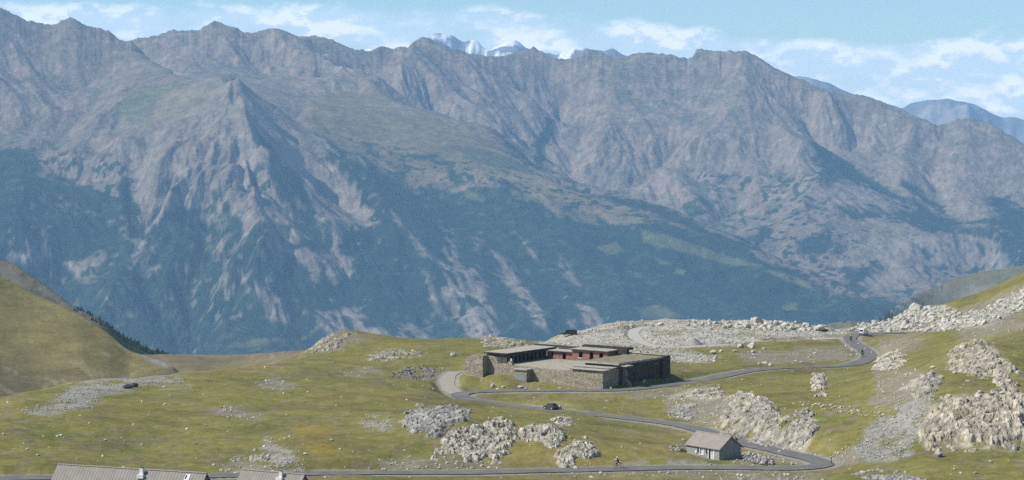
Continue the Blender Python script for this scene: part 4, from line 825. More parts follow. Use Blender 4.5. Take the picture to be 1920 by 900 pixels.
def sheet_house(u1, v1, d1, u2, v2, label, pitch, half, name='long_house', skylight=False):
    x1, y1, z1 = at(u1, v1, d1); k = z1/(CT*0+at(u2, v2, 1.0)[2]); x2, y2, z2 = at(u2, v2, k)
    L_ = math.hypot(x2-x1, y2-y1); ang = math.atan2(y2-y1, x2-x1); drop = math.tan(radians(pitch)); eh = half*drop; base = float(z1)-eh-2.6
    r = empty(name, (x1, y1, base), ang, label, 'house'); Hh = eh+2.6
    m = MB()
    for a in (.35, L_-.65): m.prism([(a, -half+.4), (a+.3, -half+.4), (a+.3, half-.4), (a, half-.4)], -2.0, 2.6+.4*drop-.15)
    for a in (.35, L_-.65): m.add([(a, -half+.4, 2.45+.4*drop), (a, half-.4, 2.45+.4*drop), (a, 0, Hh-.15), (a+.3, -half+.4, 2.45+.4*drop), (a+.3, half-.4, 2.45+.4*drop), (a+.3, 0, Hh-.15)], [(0, 2, 1), (3, 4, 5), (0, 1, 4, 3), (1, 2, 5, 4), (2, 0, 3, 5)])
    m.box(.65, L_-.65, -half+.4, -half+.7, -2, 2.6+.4*drop-.15); m.box(.65, L_-.65, half-.7, half-.4, -2, 2.6+.4*drop-.15)
    m.build('wall', plaster, r); m = MB()
    for sg in (1, -1):
        q = [(0, -sg*half, 2.6), (L_, -sg*half, 2.6), (L_, 0, Hh), (0, 0, Hh)]
        m.add(q+[(x, y, z-.12) for x, y, z in q], [(0, 1, 2, 3) if sg > 0 else (3, 2, 1, 0), (7, 6, 5, 4) if sg > 0 else (4, 5, 6, 7), (0, 4, 5, 1), (1, 5, 6, 2), (2, 6, 7, 3), (3, 7, 4, 0)])
    rf = m.build('roof', sheet, r); MB().box(-.02, L_+.02, -.16, .16, Hh-.03, Hh+.07).build('ridge_cap', concrete, rf)
    m = MB().box(L_+.005, L_+.07, -half, -half+.1, 2.4, 2.6).add([(L_+.005, -half, 2.42), (L_+.005, 0, Hh-.16), (L_+.005, 0, Hh+.02), (L_+.005, -half, 2.62), (L_+.08, -half, 2.42), (L_+.08, 0, Hh-.16), (L_+.08, 0, Hh+.02), (L_+.08, -half, 2.62)], [(0, 1, 2, 3), (7, 6, 5, 4), (0, 4, 5, 1), (1, 5, 6, 2), (2, 6, 7, 3), (3, 7, 4, 0)])
    m.build('verge_board', dark_trim, rf)
    return r, rf, L_, Hh, drop
r, rf, L_, Hh, dr = sheet_house(109, 870, 388, 388, 887, 'long house with grey seamed sheet roof, skylight and white chimney at the bottom left', 46, 3.6)
cx = L_*.585; ch = MB().box(cx-.28, cx+.28, -.95, -.45, Hh-.9, Hh+.22).build('chimney', whitep, rf); MB().box(cx-.18, cx+.22, -.9, -.5, Hh+.30, Hh+.38).build('chimney_cap', dark_trim, ch)
MB().box(cx-.5, cx+.55, -1.45, -.96, Hh-1.15, Hh-.62).build('chimney_flashing', whitep, ch)
cx = L_*.885; f = MB(); q = lambda x0, x1, t0, t1, e, th: ([(x0, -t1, Hh-t1*dr+e), (x1, -t1, Hh-t1*dr+e), (x1, -t0, Hh-t0*dr+e), (x0, -t0, Hh-t0*dr+e), (x0, -t1, Hh-t1*dr+e+th), (x1, -t1, Hh-t1*dr+e+th), (x1, -t0, Hh-t0*dr+e+th), (x0, -t0, Hh-t0*dr+e+th)], [(0, 3, 2, 1), (4, 5, 6, 7), (0, 1, 5, 4), (1, 2, 6, 5), (2, 3, 7, 6), (3, 0, 4, 7)])
f.add(*q(cx-.4, cx+.4, .35, 1.05, .004, .1)); f = f.build('skylight', whitep, rf)
glass = material('dark_glass', lambda nt, N, L, b: (noise_mix(nt, N, L, b, (.02, .025, .03), (.035, .04, .045), 2, r=.12), b.inputs['Specular IOR Level'].__setattr__('default_value', .5)))
MB().add(*q(cx-.3, cx-.04, .45, .95, .106, .01)).build('pane', glass, f)
r, rf, L_, Hh, dr = sheet_house(454.5, 879.7, 381, 572, 889.5, 'shorter sheet roofed house with white chimney beside the bottom road', 46, 3.6)
cx = L_*.66; ch = MB().box(cx-.25, cx+.25, -.85, -.4, Hh-.8, Hh+.2).build('chimney', whitep, rf); MB().box(cx-.15, cx+.2, -.8, -.45, Hh+.28, Hh+.36).build('chimney_cap', dark_trim, ch); MB().box(cx-.5, cx+.5, -1.3, -.86, Hh-1.05, Hh-.55).build('chimney_flashing', whitep, ch)

# ------------------------------------------------------------------ vehicles
rubber = simple('tyre_rubber', (.012, .012, .012), (.025, .025, .025)); chrome = simple('grey_rim', (.35, .35, .36), (.5, .5, .5), r=.4)
def paintm(name, c):
    m = simple(name, c, tuple(x*1.15 for x in c), scale=2, r=.3); m.node_tree.nodes['Principled BSDF'].inputs['Specular IOR Level'].default_value = .5; m.node_tree.nodes['Principled BSDF'].inputs['Coat Weight'].default_value = .5; return m
def loft(m, prof, w):
    """side profile (x, z, half width) closed ring extruded with its own width at each point"""
    n = len(prof); V = [(x, -h*w, z) for x, z, h in prof]+[(x, h*w, z) for x, z, h in prof]
    return m.add(V, [tuple(range(n)), tuple(range(n, 2*n))[::-1]]+[(i, n+i, n+(i+1) % n, (i+1) % n) for i in range(n)])
def vehicle(name, label, cat, loc, rz, tilt, paintmat, L_, W_, H_, van=False, lampmat=None, topmat=None):
    r = empty(name, loc, rz, label, cat, tilt=tilt); hl = L_/2; w = W_/2; s = H_
    hood = .60*s if van else .57*s
    if van: body = [(-hl, .30*s, .96), (-hl+.02, .9*s, .90), (-hl+.15, s, .80), (hl*.35, s, .80), (hl*.62, .62*s, .93), (hl*.93, .50*s, .93), (hl, .40*s, .92), (hl, .16*s, .92), (-hl, .16*s, .95)]
    else: body = [(-hl, .28*s, .93), (-hl+.05, .56*s, .95), (-hl*.80, .63*s, .95), (hl*.42, .63*s, .97), (hl*.88, .53*s, .93), (hl, .42*s, .90), (hl, .15*s, .90), (-hl, .15*s, .92)]
    b = loft(MB(), body, w).build('body', paintmat, r)
    if not van:
        cab = [(-hl*.86, .635*s, .90), (-hl*.60, .94*s, .76), (-hl*.35, s, .74), (hl*.02, s, .74), (hl*.16, .97*s, .76), (hl*.46, .635*s, .90)]
        loft(MB(), cab, w).build('cabin', topmat or paintmat, r)
        k = 1.012
        for sg in (-1, 1):
            for a, c in ((-hl*.62, -hl*.22), (-hl*.17, hl*.28)):
                yl = lambda z: sg*(w*(.90-(z/s-.635)*.39)*1.0+.012)
                q = [(a, yl(.67*s), .67*s), (c, yl(.67*s), .67*s), (c-.12, yl(.92*s), .92*s), (a+.10, yl(.92*s), .92*s)]
                MB().add(q+[(x, y-sg*.03, z) for x, y, z in q], [(0, 1, 2, 3), (7, 6, 5, 4), (0, 4, 5, 1), (1, 5, 6, 2), (2, 6, 7, 3), (3, 7, 4, 0)]).build('side_window', glass, r)
        for nm, x0, z0, x1, z1 in (('windscreen', hl*.455, .66*s, hl*.19, .955*s), ('rear_window', -hl*.845, .67*s, -hl*.62, .92*s)):
            sg = 1 if x0 > 0 else -1; q = [(x0+sg*.02, -w*.80, z0), (x0+sg*.02, w*.80, z0), (x1+sg*.02, w*.66, z1), (x1+sg*.02, -w*.66, z1)]
            MB().add(q+[(x-sg*.03, y, z-.02) for x, y, z in q], [(0, 1, 2, 3), (7, 6, 5, 4), (0, 4, 5, 1), (1, 5, 6, 2), (2, 6, 7, 3), (3, 7, 4, 0)]).build(nm, glass, r)
    else:
        for sg in (-1, 1):
            for a, c in ((-hl*.8, -hl*.35), (-hl*.28, hl*.15), (hl*.2, hl*.48)):
                y0 = sg*(w*.905+.012); y1 = sg*(w*.855+.012); q = [(a, y0, .62*s), (c, y0, .62*s), (c-(.15 if a > 0 else 0), y1, .86*s), (a, y1, .86*s)]
                MB().add(q+[(x, y-sg*.03, z) for x, y, z in q], [(0, 1, 2, 3), (7, 6, 5, 4), (0, 4, 5, 1), (1, 5, 6, 2), (2, 6, 7, 3), (3, 7, 4, 0)]).build('side_window', glass, r)
        q = [(hl*.61, -w*.78, .66*s), (hl*.61, w*.78, .66*s), (hl*.39, w*.7, .95*s), (hl*.39, -w*.7, .95*s)]
        MB().add(q+[(x-.03, y, z-.03) for x, y, z in q], [(0, 1, 2, 3), (7, 6, 5, 4), (0, 4, 5, 1), (1, 5, 6, 2), (2, 6, 7, 3), (3, 7, 4, 0)]).build('windscreen', glass, r)
        MB().box(-hl-.02, -hl+.02, -w*.62, w*.62, .60*s, .84*s).build('rear_window', glass, r)
    wr = .32
    for x in (-hl*.62, hl*.62):
        for sg in (-1, 1):
            t = MB().cyl((x, sg*(w-.20), wr), (x, sg*(w+.01), wr), wr, 18).build('wheel', rubber, r); MB().cyl((x, sg*(w+.011), wr), (x, sg*(w+.03), wr), wr*.58, 12).build('rim', chrome, t)
    for sg in (-1, 1):
        MB().box(hl-.06, hl+.015, sg*w*.72-.14, sg*w*.72+.14, .36*s, .46*s).build('headlight', whitep, r)
        MB().box(-hl-.015, -hl+.05, sg*w*.78-.10, sg*w*.78+.10, .40*s, .54*s).build('tail_light', simple('red_lens', (.35, .02, .02)), r)
    MB().box(hl-.03, hl+.06, -w*.86, w*.86, .17*s, .30*s).build('bumper', dark_trim, r); MB().box(-hl-.06, -hl+.03, -w*.86, w*.86, .17*s, .30*s).build('bumper', dark_trim, r)
    return r
def road_pose(u, v):
    x, y, z = (float(q[0]) for q in ground_at(u, v)); i = int(np.argmin(np.hypot(road_c[:, 0]-x, road_c[:, 1]-y))); i = min(max(i, 2), len(road_c)-3)
    d = road_c[i+2]-road_c[i-2]; return x, y, float(road_c[i][2])+.06, d
def face(d): return math.atan2(d[1], d[0])
x, y, z, d = road_pose(1033, 769); L2 = math.hypot(d[0], d[1])
darkpaint = paintm('charcoal_car_paint', (.06, .06, .07))
vehicle('parked_car', 'dark grey hatchback on the narrow road below the barracks', 'car', (x, y, z), face(d), (0, -math.atan2(d[2], L2)), darkpaint, 3.45, 1.5, 1.35)
x, y, z, d = road_pose(1619, 628.6)
if d[0] < 0: d = -d
vehicle('white_van', 'small white van entering the far bend beside the boulder ridge', 'van', (x, y+.3, z), face(d), None, paintm('white_van_paint', (.72, .72, .70)), 4.5, 1.8, 2.0, van=True)
x, y, z = (float(q[0]) for q in ground_at(1068, 629))
vehicle('off_road_car', 'black off road car parked on the gravel crest behind the barracks', 'car', (x, y, z+.05), radians(176), None, paintm('black_car_paint', (.012, .012, .016)), 4.5, 1.8, 1.8, van=True)

# ------------------------------------------------------------------ riders
def skin_body(name, mat, joints, edges, radii, parent=None):
    me = bpy.data.meshes.new(name); me.from_pydata(joints, edges, []); me.update(); o = link(bpy.data.objects.new(name, me), parent)
    o.modifiers.new('skin', 'SKIN').use_smooth_shade = True
    for i, q in enumerate(radii): me.skin_vertices[0].data[i].radius = (q, q); me.skin_vertices[0].data[i].use_root = (i == 0)
    s = o.modifiers.new('sub', 'SUBSURF'); s.levels = 1; s.render_levels = 1; me.materials.append(mat); return o
def rider(label, loc, rz, top, helmetm, lean=.35):
    # seated with hands forward on the bars, feet on the pegs
    J = [(0, 0, .95), (.05, 0, 1.12), (.14, 0, 1.34), (.20, 0, 1.46), (.24, 0, 1.58), (.26, 0, 1.70)]
    R_ = [.16, .15, .17, .09, .09, .10]; E_ = [(0, 1), (1, 2), (2, 3), (3, 4), (4, 5)]
    for sg in (-1, 1):
        n = len(J); J += [(.14, sg*.20, 1.38), (.30, sg*.30, 1.15), (.56, sg*.30, 1.12), (.62, sg*.29, 1.12)]; R_ += [.075, .055, .042, .045]; E_ += [(2, n), (n, n+1), (n+1, n+2), (n+2, n+3)]
        n = len(J); J += [(.02, sg*.12, .92), (.42, sg*.17, .82), (.22, sg*.17, .42), (.38, sg*.17, .36)]; R_ += [.10, .075, .055, .05]; E_ += [(0, n), (n, n+1), (n+1, n+2), (n+2, n+3)]
    p = skin_body('person', top, J, E_, R_); p.location = loc; p.rotation_euler = (0, 0, rz); tag(p, label, 'person')
    hm = MB(); 
    for i in range(5): pass
    me = bpy.data.meshes.new('helmet'); import bmesh; bm = bmesh.new(); bmesh.ops.create_uvsphere(bm, u_segments=14, v_segments=10, radius=.155)
    for q in bm.verts: q.co.x *= 1.15; q.co.z = q.co.z*1.02; q.co += mathutils.Vector((.27, 0, 1.70))
    bm.to_mesh(me); bm.free(); me.materials.append(helmetm); me.polygons.foreach_set('use_smooth', [True]*len(me.polygons)); link(bpy.data.objects.new('helmet', me), p)
    MB().box(.40, .46, -.10, .10, 1.66, 1.75).build('visor', glass, p)
    return p
def motorcycle(label, loc, rz, mat):
    r = empty('motorcycle', loc, rz, label, 'motorcycle')
    for x in (-.70, .72):
        t = MB().cyl((x, -.07, .31), (x, .07, .31), .31, 20).build('wheel', rubber, r); MB().cyl((x, -.075, .31), (x, .075, .31), .17, 12).build('rim', chrome, t)
    MB().side([(-.45, .35), (.30, .30), (.42, .55), (.38, .95), (.10, .98), (-.02, .80), (-.35, .78)], -.15, .15).build('frame_and_tank', mat, r)
    MB().side([(-.85, .82), (-.80, .90), (-.25, .88), (.02, .84), (.0, .78), (-.6, .76)], -.13, .13).build('seat', rubber, r)
    MB().cyl((.72, -.11, .31), (.46, -.11, 1.02), .03, 8).cyl((.72, .11, .31), (.46, .11, 1.02), .03, 8).build('fork', chrome, r)
    MB().cyl((.46, -.36, 1.08), (.46, .36, 1.08), .02, 8).build('handlebar', rubber, r)
    MB().side([(.50, .78), (.62, .80), (.66, .95), (.50, 1.25), (.44, 1.0)], -.14, .14).build('fairing', mat, r)
    for sg in (-1, 1): MB().box(-.95, -.45, sg*.30-.10, sg*.30+.10, .45, .75).build('pannier', rubber, r)
    MB().cyl((.62, 0, .88), (.68, 0, .88), .08, 12).build('headlight', whitep, r)
    return r
blackgear = simple('black_riding_suit', (.012, .012, .013), (.03, .03, .032)); white_h = paintm('white_helmet', (.75, .75, .73)); black_h = paintm('black_helmet', (.015, .015, .015))
for u, v, lab, h, bl_ in ((1595.5, 641, 'upper motorcycle just leaving the far bend', white_h, 'person in black with a white helmet riding the upper motorcycle'), (1617, 669, 'lower motorcycle halfway down the bend', black_h, 'person all in black riding the lower motorcycle')):
    x, y, z, d = road_pose(u, v); z = float(gz(x, y))+.16; i = int(np.argmin(np.hypot(road_c[:, 0]-x, road_c[:, 1]-y))); z = float(road_c[i][2])+.07
    motorcycle(lab, (x, y, z), face(-d), paintm('dark_motorcycle_paint', (.02, .02, .025))); rider(bl_, (x-.15*cos(face(-d)), y-.15*sin(face(-d)), z-.02), face(-d), blackgear, h)
def bicycle(label, loc, rz):
    r = empty('bicycle', loc, rz, label, 'bicycle'); 
    import bmesh
    for x in (-.52, .52):
        m = MB(); n = 24
        V = []; Fc = []
        for i in range(n):
            a = 2*pi*i/n
            for k in range(6):
                b = 2*pi*k/6; rr = .33+.022*cos(b); V.append((x+rr*cos(a), .022*sin(b), .35+rr*sin(a)))
        for i in range(n):
            for k in range(6): Fc.append((i*6+k, ((i+1) % n)*6+k, ((i+1) % n)*6+(k+1) % 6, i*6+(k+1) % 6))
        m.add(V, Fc)
        for i in range(8): m.cyl((x, 0, .35), (x+.33*cos(i*pi/4), 0, .35+.33*sin(i*pi/4)), .005, 4)
        m.build('wheel', rubber, r)
    m = MB()
    for a, b in (((-.52, 0, .35), (-.05, 0, .30)), ((-.05, 0, .30), (-.18, 0, .85)), ((-.18, 0, .80), (.38, 0, .82)), ((-.05, 0, .30), (.40, 0, .76)), ((-.52, 0, .35), (-.16, 0, .78)), ((.38, 0, .95), (.52, 0, .35))): m.cyl(a, b, .022, 8)
    m.build('frame', paintm('red_frame', (.3, .04, .03)), r); MB().box(-.32, -.06, -.07, .07, .86, .92).build('saddle', rubber, r); MB().cyl((.42, -.24, 1.0), (.42, .24, 1.0), .018, 8).build('handlebar', rubber, r)
    return r
x, y, z, d = road_pose(1160, 880.5); y += .6
if d[0] > 0: d = -d
bicycle('bicycle on the bottom road below the outcrops', (x, y, z), face(d)); rider('person in dark top with pale helmet cycling on the bottom road', (x+.05*math.cos(face(d))*-1, y, z+.0), face(d), blackgear, white_h)

# ------------------------------------------------------------------ road edge blocks, marker posts, stone piles
pb = None
for k, (u, v, a) in enumerate(((1585.5, 649, -38), (1597, 656.5, -42), (1606, 665, -70), (1609, 645, 35), (1622, 654, -38), (1634, 661.5, -38))):
    x, y, z = (float(q[0]) for q in ground_at(u, v)); i = int(np.argmin(np.hypot(road_c[:, 0]-x, road_c[:, 1]-y))); dd = road_c[min(i+2, len(road_c)-1)]-road_c[max(i-2, 0)]
    if pb is None:
        pb = MB().prism([(-1.3, -.09), (1.3, -.09), (1.3, .09), (-1.3, .09)], -.3, .12).build('road_edge_block', paint); o = pb
    else: o = pb.copy(); COL.objects.link(o)
    o.location = (x, y, float(gz(x, y))+.08); o.rotation_euler = (0, 0, face(dd)); tag(o, 'low whitewashed block edging the road at the far bend', 'edge block', 'white edge blocks around the far bend')
for u, v, h, lab in ((1558.5, 870, 1.5, 'dark wooden marker post on the outside of the lower hairpin'), (1434.5, 864, 0, None)):
    if lab:
        x, y, z = (float(q[0]) for q in ground_at(u, v)); r = empty('marker_post', (x, y, z), 0, lab, 'post'); MB().cyl((0, 0, -.3), (0, 0, h), .07, 8).build('post', dark_trim, r); MB().box(-.1, .1, -.09, -.072, h-.35, h-.12).build('reflector', whitep, r)
x, y, z = (float(q[0]) for q in ground_at(348, 724)); r = empty('signpost', (x, y, z), 0, 'thin grey wooden signpost on the left scree patch', 'signpost'); MB().cyl((0, 0, -.2), (0, 0, 1.7), .05, 8).build('post', concrete, r); MB().box(-.35, .35, -.08, -.052, 1.2, 1.4).build('board', concrete, r)
def outcrop(label, poly, amp, bs, mat_c, seed, cat='rock outcrop', name='rock_outcrop', flat=.6, grass=.35):
    a = np.array(poly, float); X, Y, Z = ground_at(a[:, 0], a[:, 1]); x0, x1, y0, y1 = X.min()-2, X.max()+2, Y.min()-6, Y.max()+6
    st = .22 if (x1-x0) < 25 else .3; gx = np.arange(x0, x1, st); gy = np.arange(y0, y1, max(st*1.1, (y1-y0)/420)); XX, YY = np.meshgrid(gx, gy); ZZ = gz(XX, YY); u, v = proj(XX, YY, ZZ)
    wu = fbm(XX/2.5, YY/3.5, 4, seed)*11; wv = fbm(XX/2.5+9, YY/3.5, 4, seed+3)*7
    sd = sdpoly(u+wu, v+wv, poly); ptn = fbm(XX/2.2, YY/3.2, 4, seed+12)*34; m = smst(sd*.7+ptn+1, -3, 8)*smst(sd, -6, 0)
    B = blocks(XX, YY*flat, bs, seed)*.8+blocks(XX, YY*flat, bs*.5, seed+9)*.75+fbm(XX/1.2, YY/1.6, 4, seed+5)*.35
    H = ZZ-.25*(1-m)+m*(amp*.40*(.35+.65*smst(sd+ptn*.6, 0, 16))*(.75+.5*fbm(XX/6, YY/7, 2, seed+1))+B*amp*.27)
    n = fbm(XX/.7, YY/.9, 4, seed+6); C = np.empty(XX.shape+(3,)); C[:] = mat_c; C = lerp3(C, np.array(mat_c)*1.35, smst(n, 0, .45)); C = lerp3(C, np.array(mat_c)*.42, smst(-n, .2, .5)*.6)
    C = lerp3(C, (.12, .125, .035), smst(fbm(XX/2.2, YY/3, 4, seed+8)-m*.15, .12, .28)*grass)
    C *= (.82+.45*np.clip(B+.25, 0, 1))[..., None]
    keep = (m[:-1, :-1] > .02) | (m[1:, 1:] > .02); Q = gridfaces(len(gy), len(gx))[keep.ravel()]
    if len(Q) == 0: return
    used = np.unique(Q); mp = np.zeros(XX.size, int); mp[used] = np.arange(len(used)); V = np.stack([XX, YY, H], -1).reshape(-1, 3)[used]
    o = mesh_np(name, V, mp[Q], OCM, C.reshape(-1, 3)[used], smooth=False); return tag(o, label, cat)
OCM = cover_mat('outcrop_cover', (3.0, .9), .30, .9, .10)
PALEC = (.345, .318, .255); GREYC = (.25, .24, .215)
outcrop('broad grey slabby outcrop below the barracks hairpin', [(752, 795), (762, 772), (800, 762), (850, 766), (882, 776), (870, 798), (835, 810), (815, 822), (785, 815)], 1.2, 1.6, GREYC, 201)
outcrop('pale blocky outcrop, the biggest between the two roads', [(815, 858), (822, 832), (850, 808), (890, 812), (915, 795), (940, 786), (962, 795), (966, 840), (935, 864), (880, 866)], 1.6, 1.3, PALEC, 211)
outcrop('pale outcrop right of the biggest one between the roads', [(970, 822), (975, 803), (1010, 797), (1050, 806), (1058, 850), (1042, 862), (1030, 842), (1000, 832)], 1.5, 1.3, PALEC, 221)
outcrop('pale outcrop reaching down to the bottom road', [(1032, 874), (1062, 845), (1068, 828), (1100, 822), (1117, 830), (1118, 850), (1102, 876)], 1.5, 1.2, PALEC, 231)
outcrop('small outcrop under the parked dark hatchback', [(1040, 780), (1052, 778), (1075, 792), (1060, 800), (1042, 796)], .9, .9, PALEC, 241)
outcrop('small pale outcrop above the biggest one', [(920, 795), (930, 786), (958, 788), (962, 802), (930, 804)], 1.0, 1.0, PALEC, 246)
outcrop('pale blocks above the lower left scree', [(462, 856), (480, 848), (505, 850), (520, 860), (500, 872), (475, 868)], 1.2, 1.1, PALEC, 251)
outcrop('dark grey ledge on the grass left of the barracks', [(712, 713), (745, 700), (785, 687), (812, 688), (822, 706), (800, 709), (760, 708)], 1.0, 2.0, (.17, .165, .155), 261)
outcrop('upright pale rocks on the grass under the upper road', [(1524, 712), (1532, 702), (1546, 703), (1548, 738), (1538, 744), (1526, 736)], 1.3, .9, PALEC, 271)
outcrop('bare rocky top of the left knoll', [(565, 655), (590, 638), (615, 626), (650, 623), (672, 630), (640, 645), (610, 658)], 1.0, 2.2, (.26, .24, .195), 281, grass=.7)
outcrop('pale cap rock on the knoll crest left of the gap', [(905, 632), (918, 622), (940, 622), (965, 630), (940, 637)], 1.3, 1.8, PALEC, 291)
outcrop('flat pale slabs on the knoll face above the barracks', [(900, 640), (930, 634), (985, 640), (990, 650), (940, 652), (905, 648)], .8, 1.8, (.28, .26, .20), 296)
outcrop('slab ledges on the grass behind the left wing', [(690, 668), (720, 655), (780, 655), (800, 665), (750, 674), (700, 676)], .8, 2.2, (.26, .24, .19), 301, grass=.6)
outcrop('small rock by the track start under the road', [(1256, 770), (1270, 758), (1300, 760), (1310, 775), (1280, 785)], .9, 1.0, GREYC, 311)
outcrop('rocky bank beside the road below the pull in', [(1640, 690), (1650, 672), (1680, 660), (1700, 668), (1690, 684), (1660, 694)], 1.0, 1.4, PALEC, 321)
outcrop('dark rock bulges on the right slope left of the cliff', [(1715, 742), (1722, 715), (1745, 700), (1768, 705), (1765, 740), (1740, 748)], 1.6, 1.6, (.25, .235, .20), 331)
outcrop('rock hump high on the right slope', [(1852, 735), (1858, 715), (1880, 708), (1905, 715), (1912, 735)], 1.6, 1.5, (.30, .27, .215), 341)
outcrop('stony rib above the road cut', [(1355, 752), (1375, 740), (1420, 738), (1450, 760), (1440, 775), (1390, 770)], 1.1, 1.3, PALEC, 351)
outcrop('grey rock scar in the grass at the lower right corner', [(1600, 890), (1640, 884), (1720, 890), (1740, 900), (1640, 905)], .8, 1.3, GREYC, 361)

outcrop('big pale beige cliff at the right edge', CLIFF[0], 2.1, 2.3, (.33, .295, .228), 401, cat='cliff', name='cliff', flat=.7, grass=.25)
outcrop('weathered rock knob above the big right cliff', CLIFF[1], 1.6, 2.0, (.31, .28, .22), 411, cat='cliff', name='cliff', grass=.4)
outcrop('broken rock face of the road cut behind the small house', CLIFF[2], 1.15, 1.5, (.265, .245, .205), 421, cat='cliff', name='cliff', grass=.9)
outcrop('stony patch between the barracks verge and the road cut', CLIFF[4], 1.0, 1.2, PALEC, 431, grass=.6)

def boulder(label, u, v, wpx, hr=.6, mat=None, group=None, seed=0):
    x, y, z = (float(q[0]) for q in ground_at(u, v)); s = wpx*y/F
    import bmesh
    bm = bmesh.new(); bmesh.ops.create_icosphere(bm, subdivisions=3, radius=.5); rr = np.random.default_rng(seed+int(u*7)+int(v)); 
    pl = [(mathutils.Vector(rr.normal(size=3)).normalized(), rr.uniform(.30, .42)) for _ in range(11)]
    for q in bm.verts:
        for nrm, dd in pl:
            t = q.co.dot(nrm)
            if t > dd: q.co -= nrm*(t-dd)
        q.co *= 1.25; q.co.y *= rr.uniform(.99, 1.01)
    ay = rr.uniform(.75, 1.1)
    for q in bm.verts: q.co.x *= s; q.co.y *= s*ay; q.co.z = q.co.z*s*hr+s*hr*.32
    me = bpy.data.meshes.new('boulder'); bm.to_mesh(me); bm.free(); me.materials.append(mat or pale_stone); o = link(bpy.data.objects.new('boulder', me)); o.location = (x, y, z); o.rotation_euler = (0, 0, float(rr.uniform(-.6, .6)))
    return tag(o, label, 'boulder', group)
BL = [('large squared boulder standing on the right rubble ridge', 1717, 582, 23, .75, 0), ('largest boulder on the crest above the gravel track', 1420, 606, 19, .75, 0), ('rounded boulder at the right end of the crest', 1537, 619, 20, .6, 0),
      ('tall pale block below the gravel track', 1409, 653, 15, .9, 0), ('pale boulder resting against the roadside beside the dark hatchback', 1046, 768, 14, .7, 0), ('lone boulder on the grass left of the barracks', 850, 668, 11, .8, 0),
      ('pale upright stone in front of the bastion', 924, 726, 8, 1.1, 0), ('pale boulder in front of the guard box', 976, 727, 10, .6, 0), ('pale drum shaped stone in the shadow of the barracks', 1207, 718, 8, .9, 0),
      ('grey boulder at the foot of the big cliff', 1760, 856, 18, .7, 1), ('dark boulder above the left scree, larger one', 251, 726, 14, .75, 2), ('grey block leaning beside the dark boulder', 239, 728, 14, .6, 2),
      ('white boulder between barracks and gravel track', 1197, 664, 12, .7, 0), ('flat pale boulder in the grass near the track', 1462, 848, 9, .5, 0), ('pale boulder on the roadside bank above the hut', 1356, 822, 8, .6, 0)]
for k, (lab, u, v, w, hr, mt) in enumerate(BL): boulder(lab, u, v, w, hr, (pale_stone, grey_stone, dark_stone)[mt], None, k)
rb = random.Random(4)
def cluster(label, group, pts):
    for k, (u, v, w) in enumerate(pts): boulder(label, u, v, w, .5+.3*rb.random(), pale_stone, group, 50+k)
cluster('pale boulder among the rubble along the crest', 'boulders along the rubble crest', [(1240, 610, 12), (1262, 613, 9), (1330, 608, 9), (1368, 612, 11), (1380, 610, 8), (1400, 608, 10), (1398, 615, 12), (1440, 611, 12), (1455, 608, 11), (1462, 616, 9), (1474, 612, 12), (1488, 618, 12), (1494, 616, 9), (1508, 620, 10), (1516, 619, 8), (1184, 612, 8), (1290, 611, 8), (1310, 609, 7), (1222, 612, 8)])
cluster('pale boulder in the long rubble ridge on the right', 'boulders of the right rubble ridge', [(1640, 612, 12), (1655, 606, 10), (1668, 602, 9), (1690, 598, 11), (1705, 600, 9), (1735, 592, 11), (1750, 590, 9), (1765, 598, 12), (1780, 594, 10), (1790, 604, 12), (1720, 606, 9), (1680, 612, 8), (1810, 596, 11), (1830, 590, 8), (1846, 584, 8), (1625, 617, 9), (1612, 618, 7), (1868, 575, 8)])
cluster('pale boulder in a loose group below the gravel track', 'boulders below the gravel track', [(1337, 663, 12), (1352, 660, 7), (1388, 652, 12), (1378, 660, 8), (1412, 662, 9), (1414, 668, 8), (1432, 655, 7), (1528, 665, 10), (1434, 682, 10), (1444, 686, 8), (1424, 683, 7), (1502, 680, 6), (1300, 672, 7), (1250, 664, 6)])
cluster('pale stone block on the grass in front of the barracks', 'stones in front of the barracks', [(943, 727, 7), (933, 730, 5), (985, 730, 6), (1010, 732, 5), (1050, 729, 6), (1092, 728, 6), (1105, 729, 5)])
cluster('pale block in the stony slope above the cliff', 'blocks above the cliff', [(1862, 742, 12), (1838, 736, 10), (1895, 742, 13), (1878, 738, 8), (1790, 700, 8), (1750, 690, 9), (1700, 704, 7), (1690, 834, 9), (1910, 700, 12), (1815, 716, 9)])
def pile(label, poly, n, lo, hi, mat, name='stone_pile', hgt=.5):
    u, v = rand_in_poly(poly, n); X, Y, Z = ground_at(u, v); s = RNG.uniform(lo, hi, n); P = np.stack([X, Y, Z+RNG.uniform(0, hgt, n)], 1); o = stones(name, P, s, mat, .7, kind='stuff')
pile('pile of grey broken stone right of the small house', [(1392, 856), (1410, 853), (1450, 865), (1446, 873), (1420, 870), (1395, 864)], 260, .25, .6, grey_stone)
pile('low heap of dark stone and timber left of the small house', [(1253, 842), (1265, 836), (1292, 838), (1292, 847), (1262, 848)], 60, .2, .5, grey_stone, hgt=.25)
pile('low line of broken stones along the grass below the cut', [(1500, 752), (1600, 768), (1660, 778), (1660, 784), (1580, 774), (1500, 758)], 90, .2, .6, pale_stone, hgt=.1)
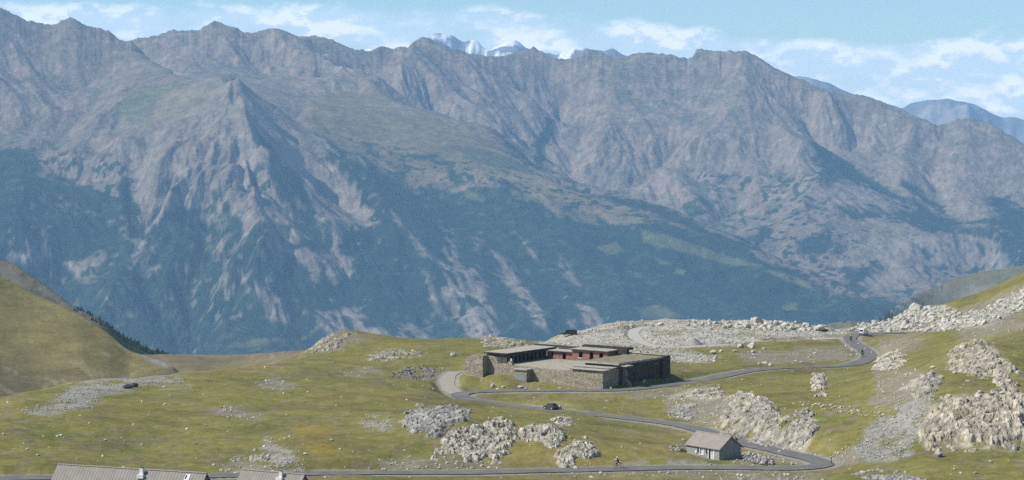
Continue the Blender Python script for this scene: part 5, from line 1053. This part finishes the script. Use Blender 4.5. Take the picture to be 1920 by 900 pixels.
def heap(label, u, v, w, h):
    x, y, z = (float(q[0]) for q in ground_at(u, v)); s = w*y/F/2; hh = h*y/F; n = 28; V = [(0, 0, hh)]; Fc = []
    rr = np.linspace(.12, 1.1, 9)
    for r_ in rr:
        for i in range(n):
            a = 2*pi*i/n; q = s*r_*(1+.06*sin(3*a)+.03*sin(7*a)); V.append((q*cos(a), q*sin(a)*1.2, hh*(1-r_)+.04*sin(i*5.1+r_*9)-.15*r_))
    for i in range(n): Fc.append((0, 1+i, 1+(i+1) % n))
    for k in range(8):
        for i in range(n): Fc.append((1+k*n+i, 1+(k+1)*n+i, 1+(k+1)*n+(i+1) % n, 1+k*n+(i+1) % n))
    o = MB().add(V, Fc).build('gravel_heap', simple('grey_gravel', (.24, .22, .19), (.33, .31, .27), scale=2.5, det=9, bump=.5), smooth=True); o.location = (x, y, z-.1); tag(o, label, 'gravel heap')
heap('conical heap of brown gravel beside the gravel track', 1301, 644, 36, 12)
heap('pale gravel heap at the end of the crest near the bend', 1555, 622, 36, 9)
# dark conifers along the side hill
def conifer(x, y, z, h, r0):
    m = MB(); m.cyl((0, 0, -.5), (0, 0, h*.3), .18, 6, .12); tr = m; fo = MB(); n = 9
    for k in range(7):
        zb = h*(.10+.125*k); rk = r0*(1-k/7.6); V = [(0, 0, zb+h*.2)]+[(rk*(1 if i % 2 else .62)*cos(2*pi*i/14+k), rk*(1 if i % 2 else .62)*sin(2*pi*i/14+k), zb-(.25 if i % 2 else 0)) for i in range(14)]
        fo.add(V, [(0, 1+i, 1+(i+1) % 14) for i in range(14)])
    return tr, fo
bark = simple('bark', (.06, .045, .03)); needles = simple('dark_needles', (.012, .025, .014), (.03, .05, .025), scale=1.5)
pt = None; BXg = bx
nt_ = 0
for k in range(170):
    u = 140+k*1.15+rb.uniform(-2, 2)
    ci = int(np.argmin(np.abs(BXg[3][BXg[0].shape[0]//2]-u))); ri = BXg[0].shape[0]//2-rb.choice((0, 1, 2, 4, 6)); x, y, z = float(BXg[0][ri, ci]), float(BXg[1][ri, ci]), float(BXg[2][ri, ci])
    if pt is None:
        pt = empty('conifer', (x, y, z), 0, 'dark conifer in the belt along the left side ridge', 'tree', 'conifers along the left side ridge'); a, b = conifer(x, y, z, 7.5, 1.9); a.build('trunk', bark, pt); b.build('crown', needles, pt); o = pt
    else:
        o = pt.copy(); COL.objects.link(o)
        for c in pt.children: q = c.copy(); COL.objects.link(q); q.parent = o
    o.location = (x, y, z); sc = rb.uniform(.22, .6); o.scale = (sc*rb.uniform(1.0, 1.6), sc*rb.uniform(1.0, 1.6), sc*.8); o.rotation_euler = (0, 0, rb.uniform(0, 6))
# ------------------------------------------------------------------ haze
def haze():
    x0, x1, y0, y1, z0, z1 = -5200, 5200, -60, 20200, -1010, 620
    V = [(x, y, z) for z in (z0, z1) for x, y in ((x0, y0), (x1, y0), (x1, y1), (x0, y1))]
    me = bpy.data.meshes.new('haze'); me.from_pydata(V, [], [(3, 2, 1, 0), (4, 5, 6, 7), (0, 1, 5, 4), (1, 2, 6, 5), (2, 3, 7, 6), (3, 0, 4, 7)]); me.update()
    m = bpy.data.materials.new('haze_air'); m.use_nodes = True; nt = m.node_tree; nt.nodes.clear()
    o = nt.nodes.new('ShaderNodeOutputMaterial'); p = nt.nodes.new('ShaderNodeVolumePrincipled')
    p.inputs['Color'].default_value = (*HAZE_COLOR, 1); p.inputs['Density'].default_value = HAZE_DENSITY; p.inputs['Anisotropy'].default_value = .1
    nt.links.new(p.outputs[0], o.inputs['Volume']); me.materials.append(m)
    tag(link(bpy.data.objects.new('haze', me)), kind='stuff')
haze()
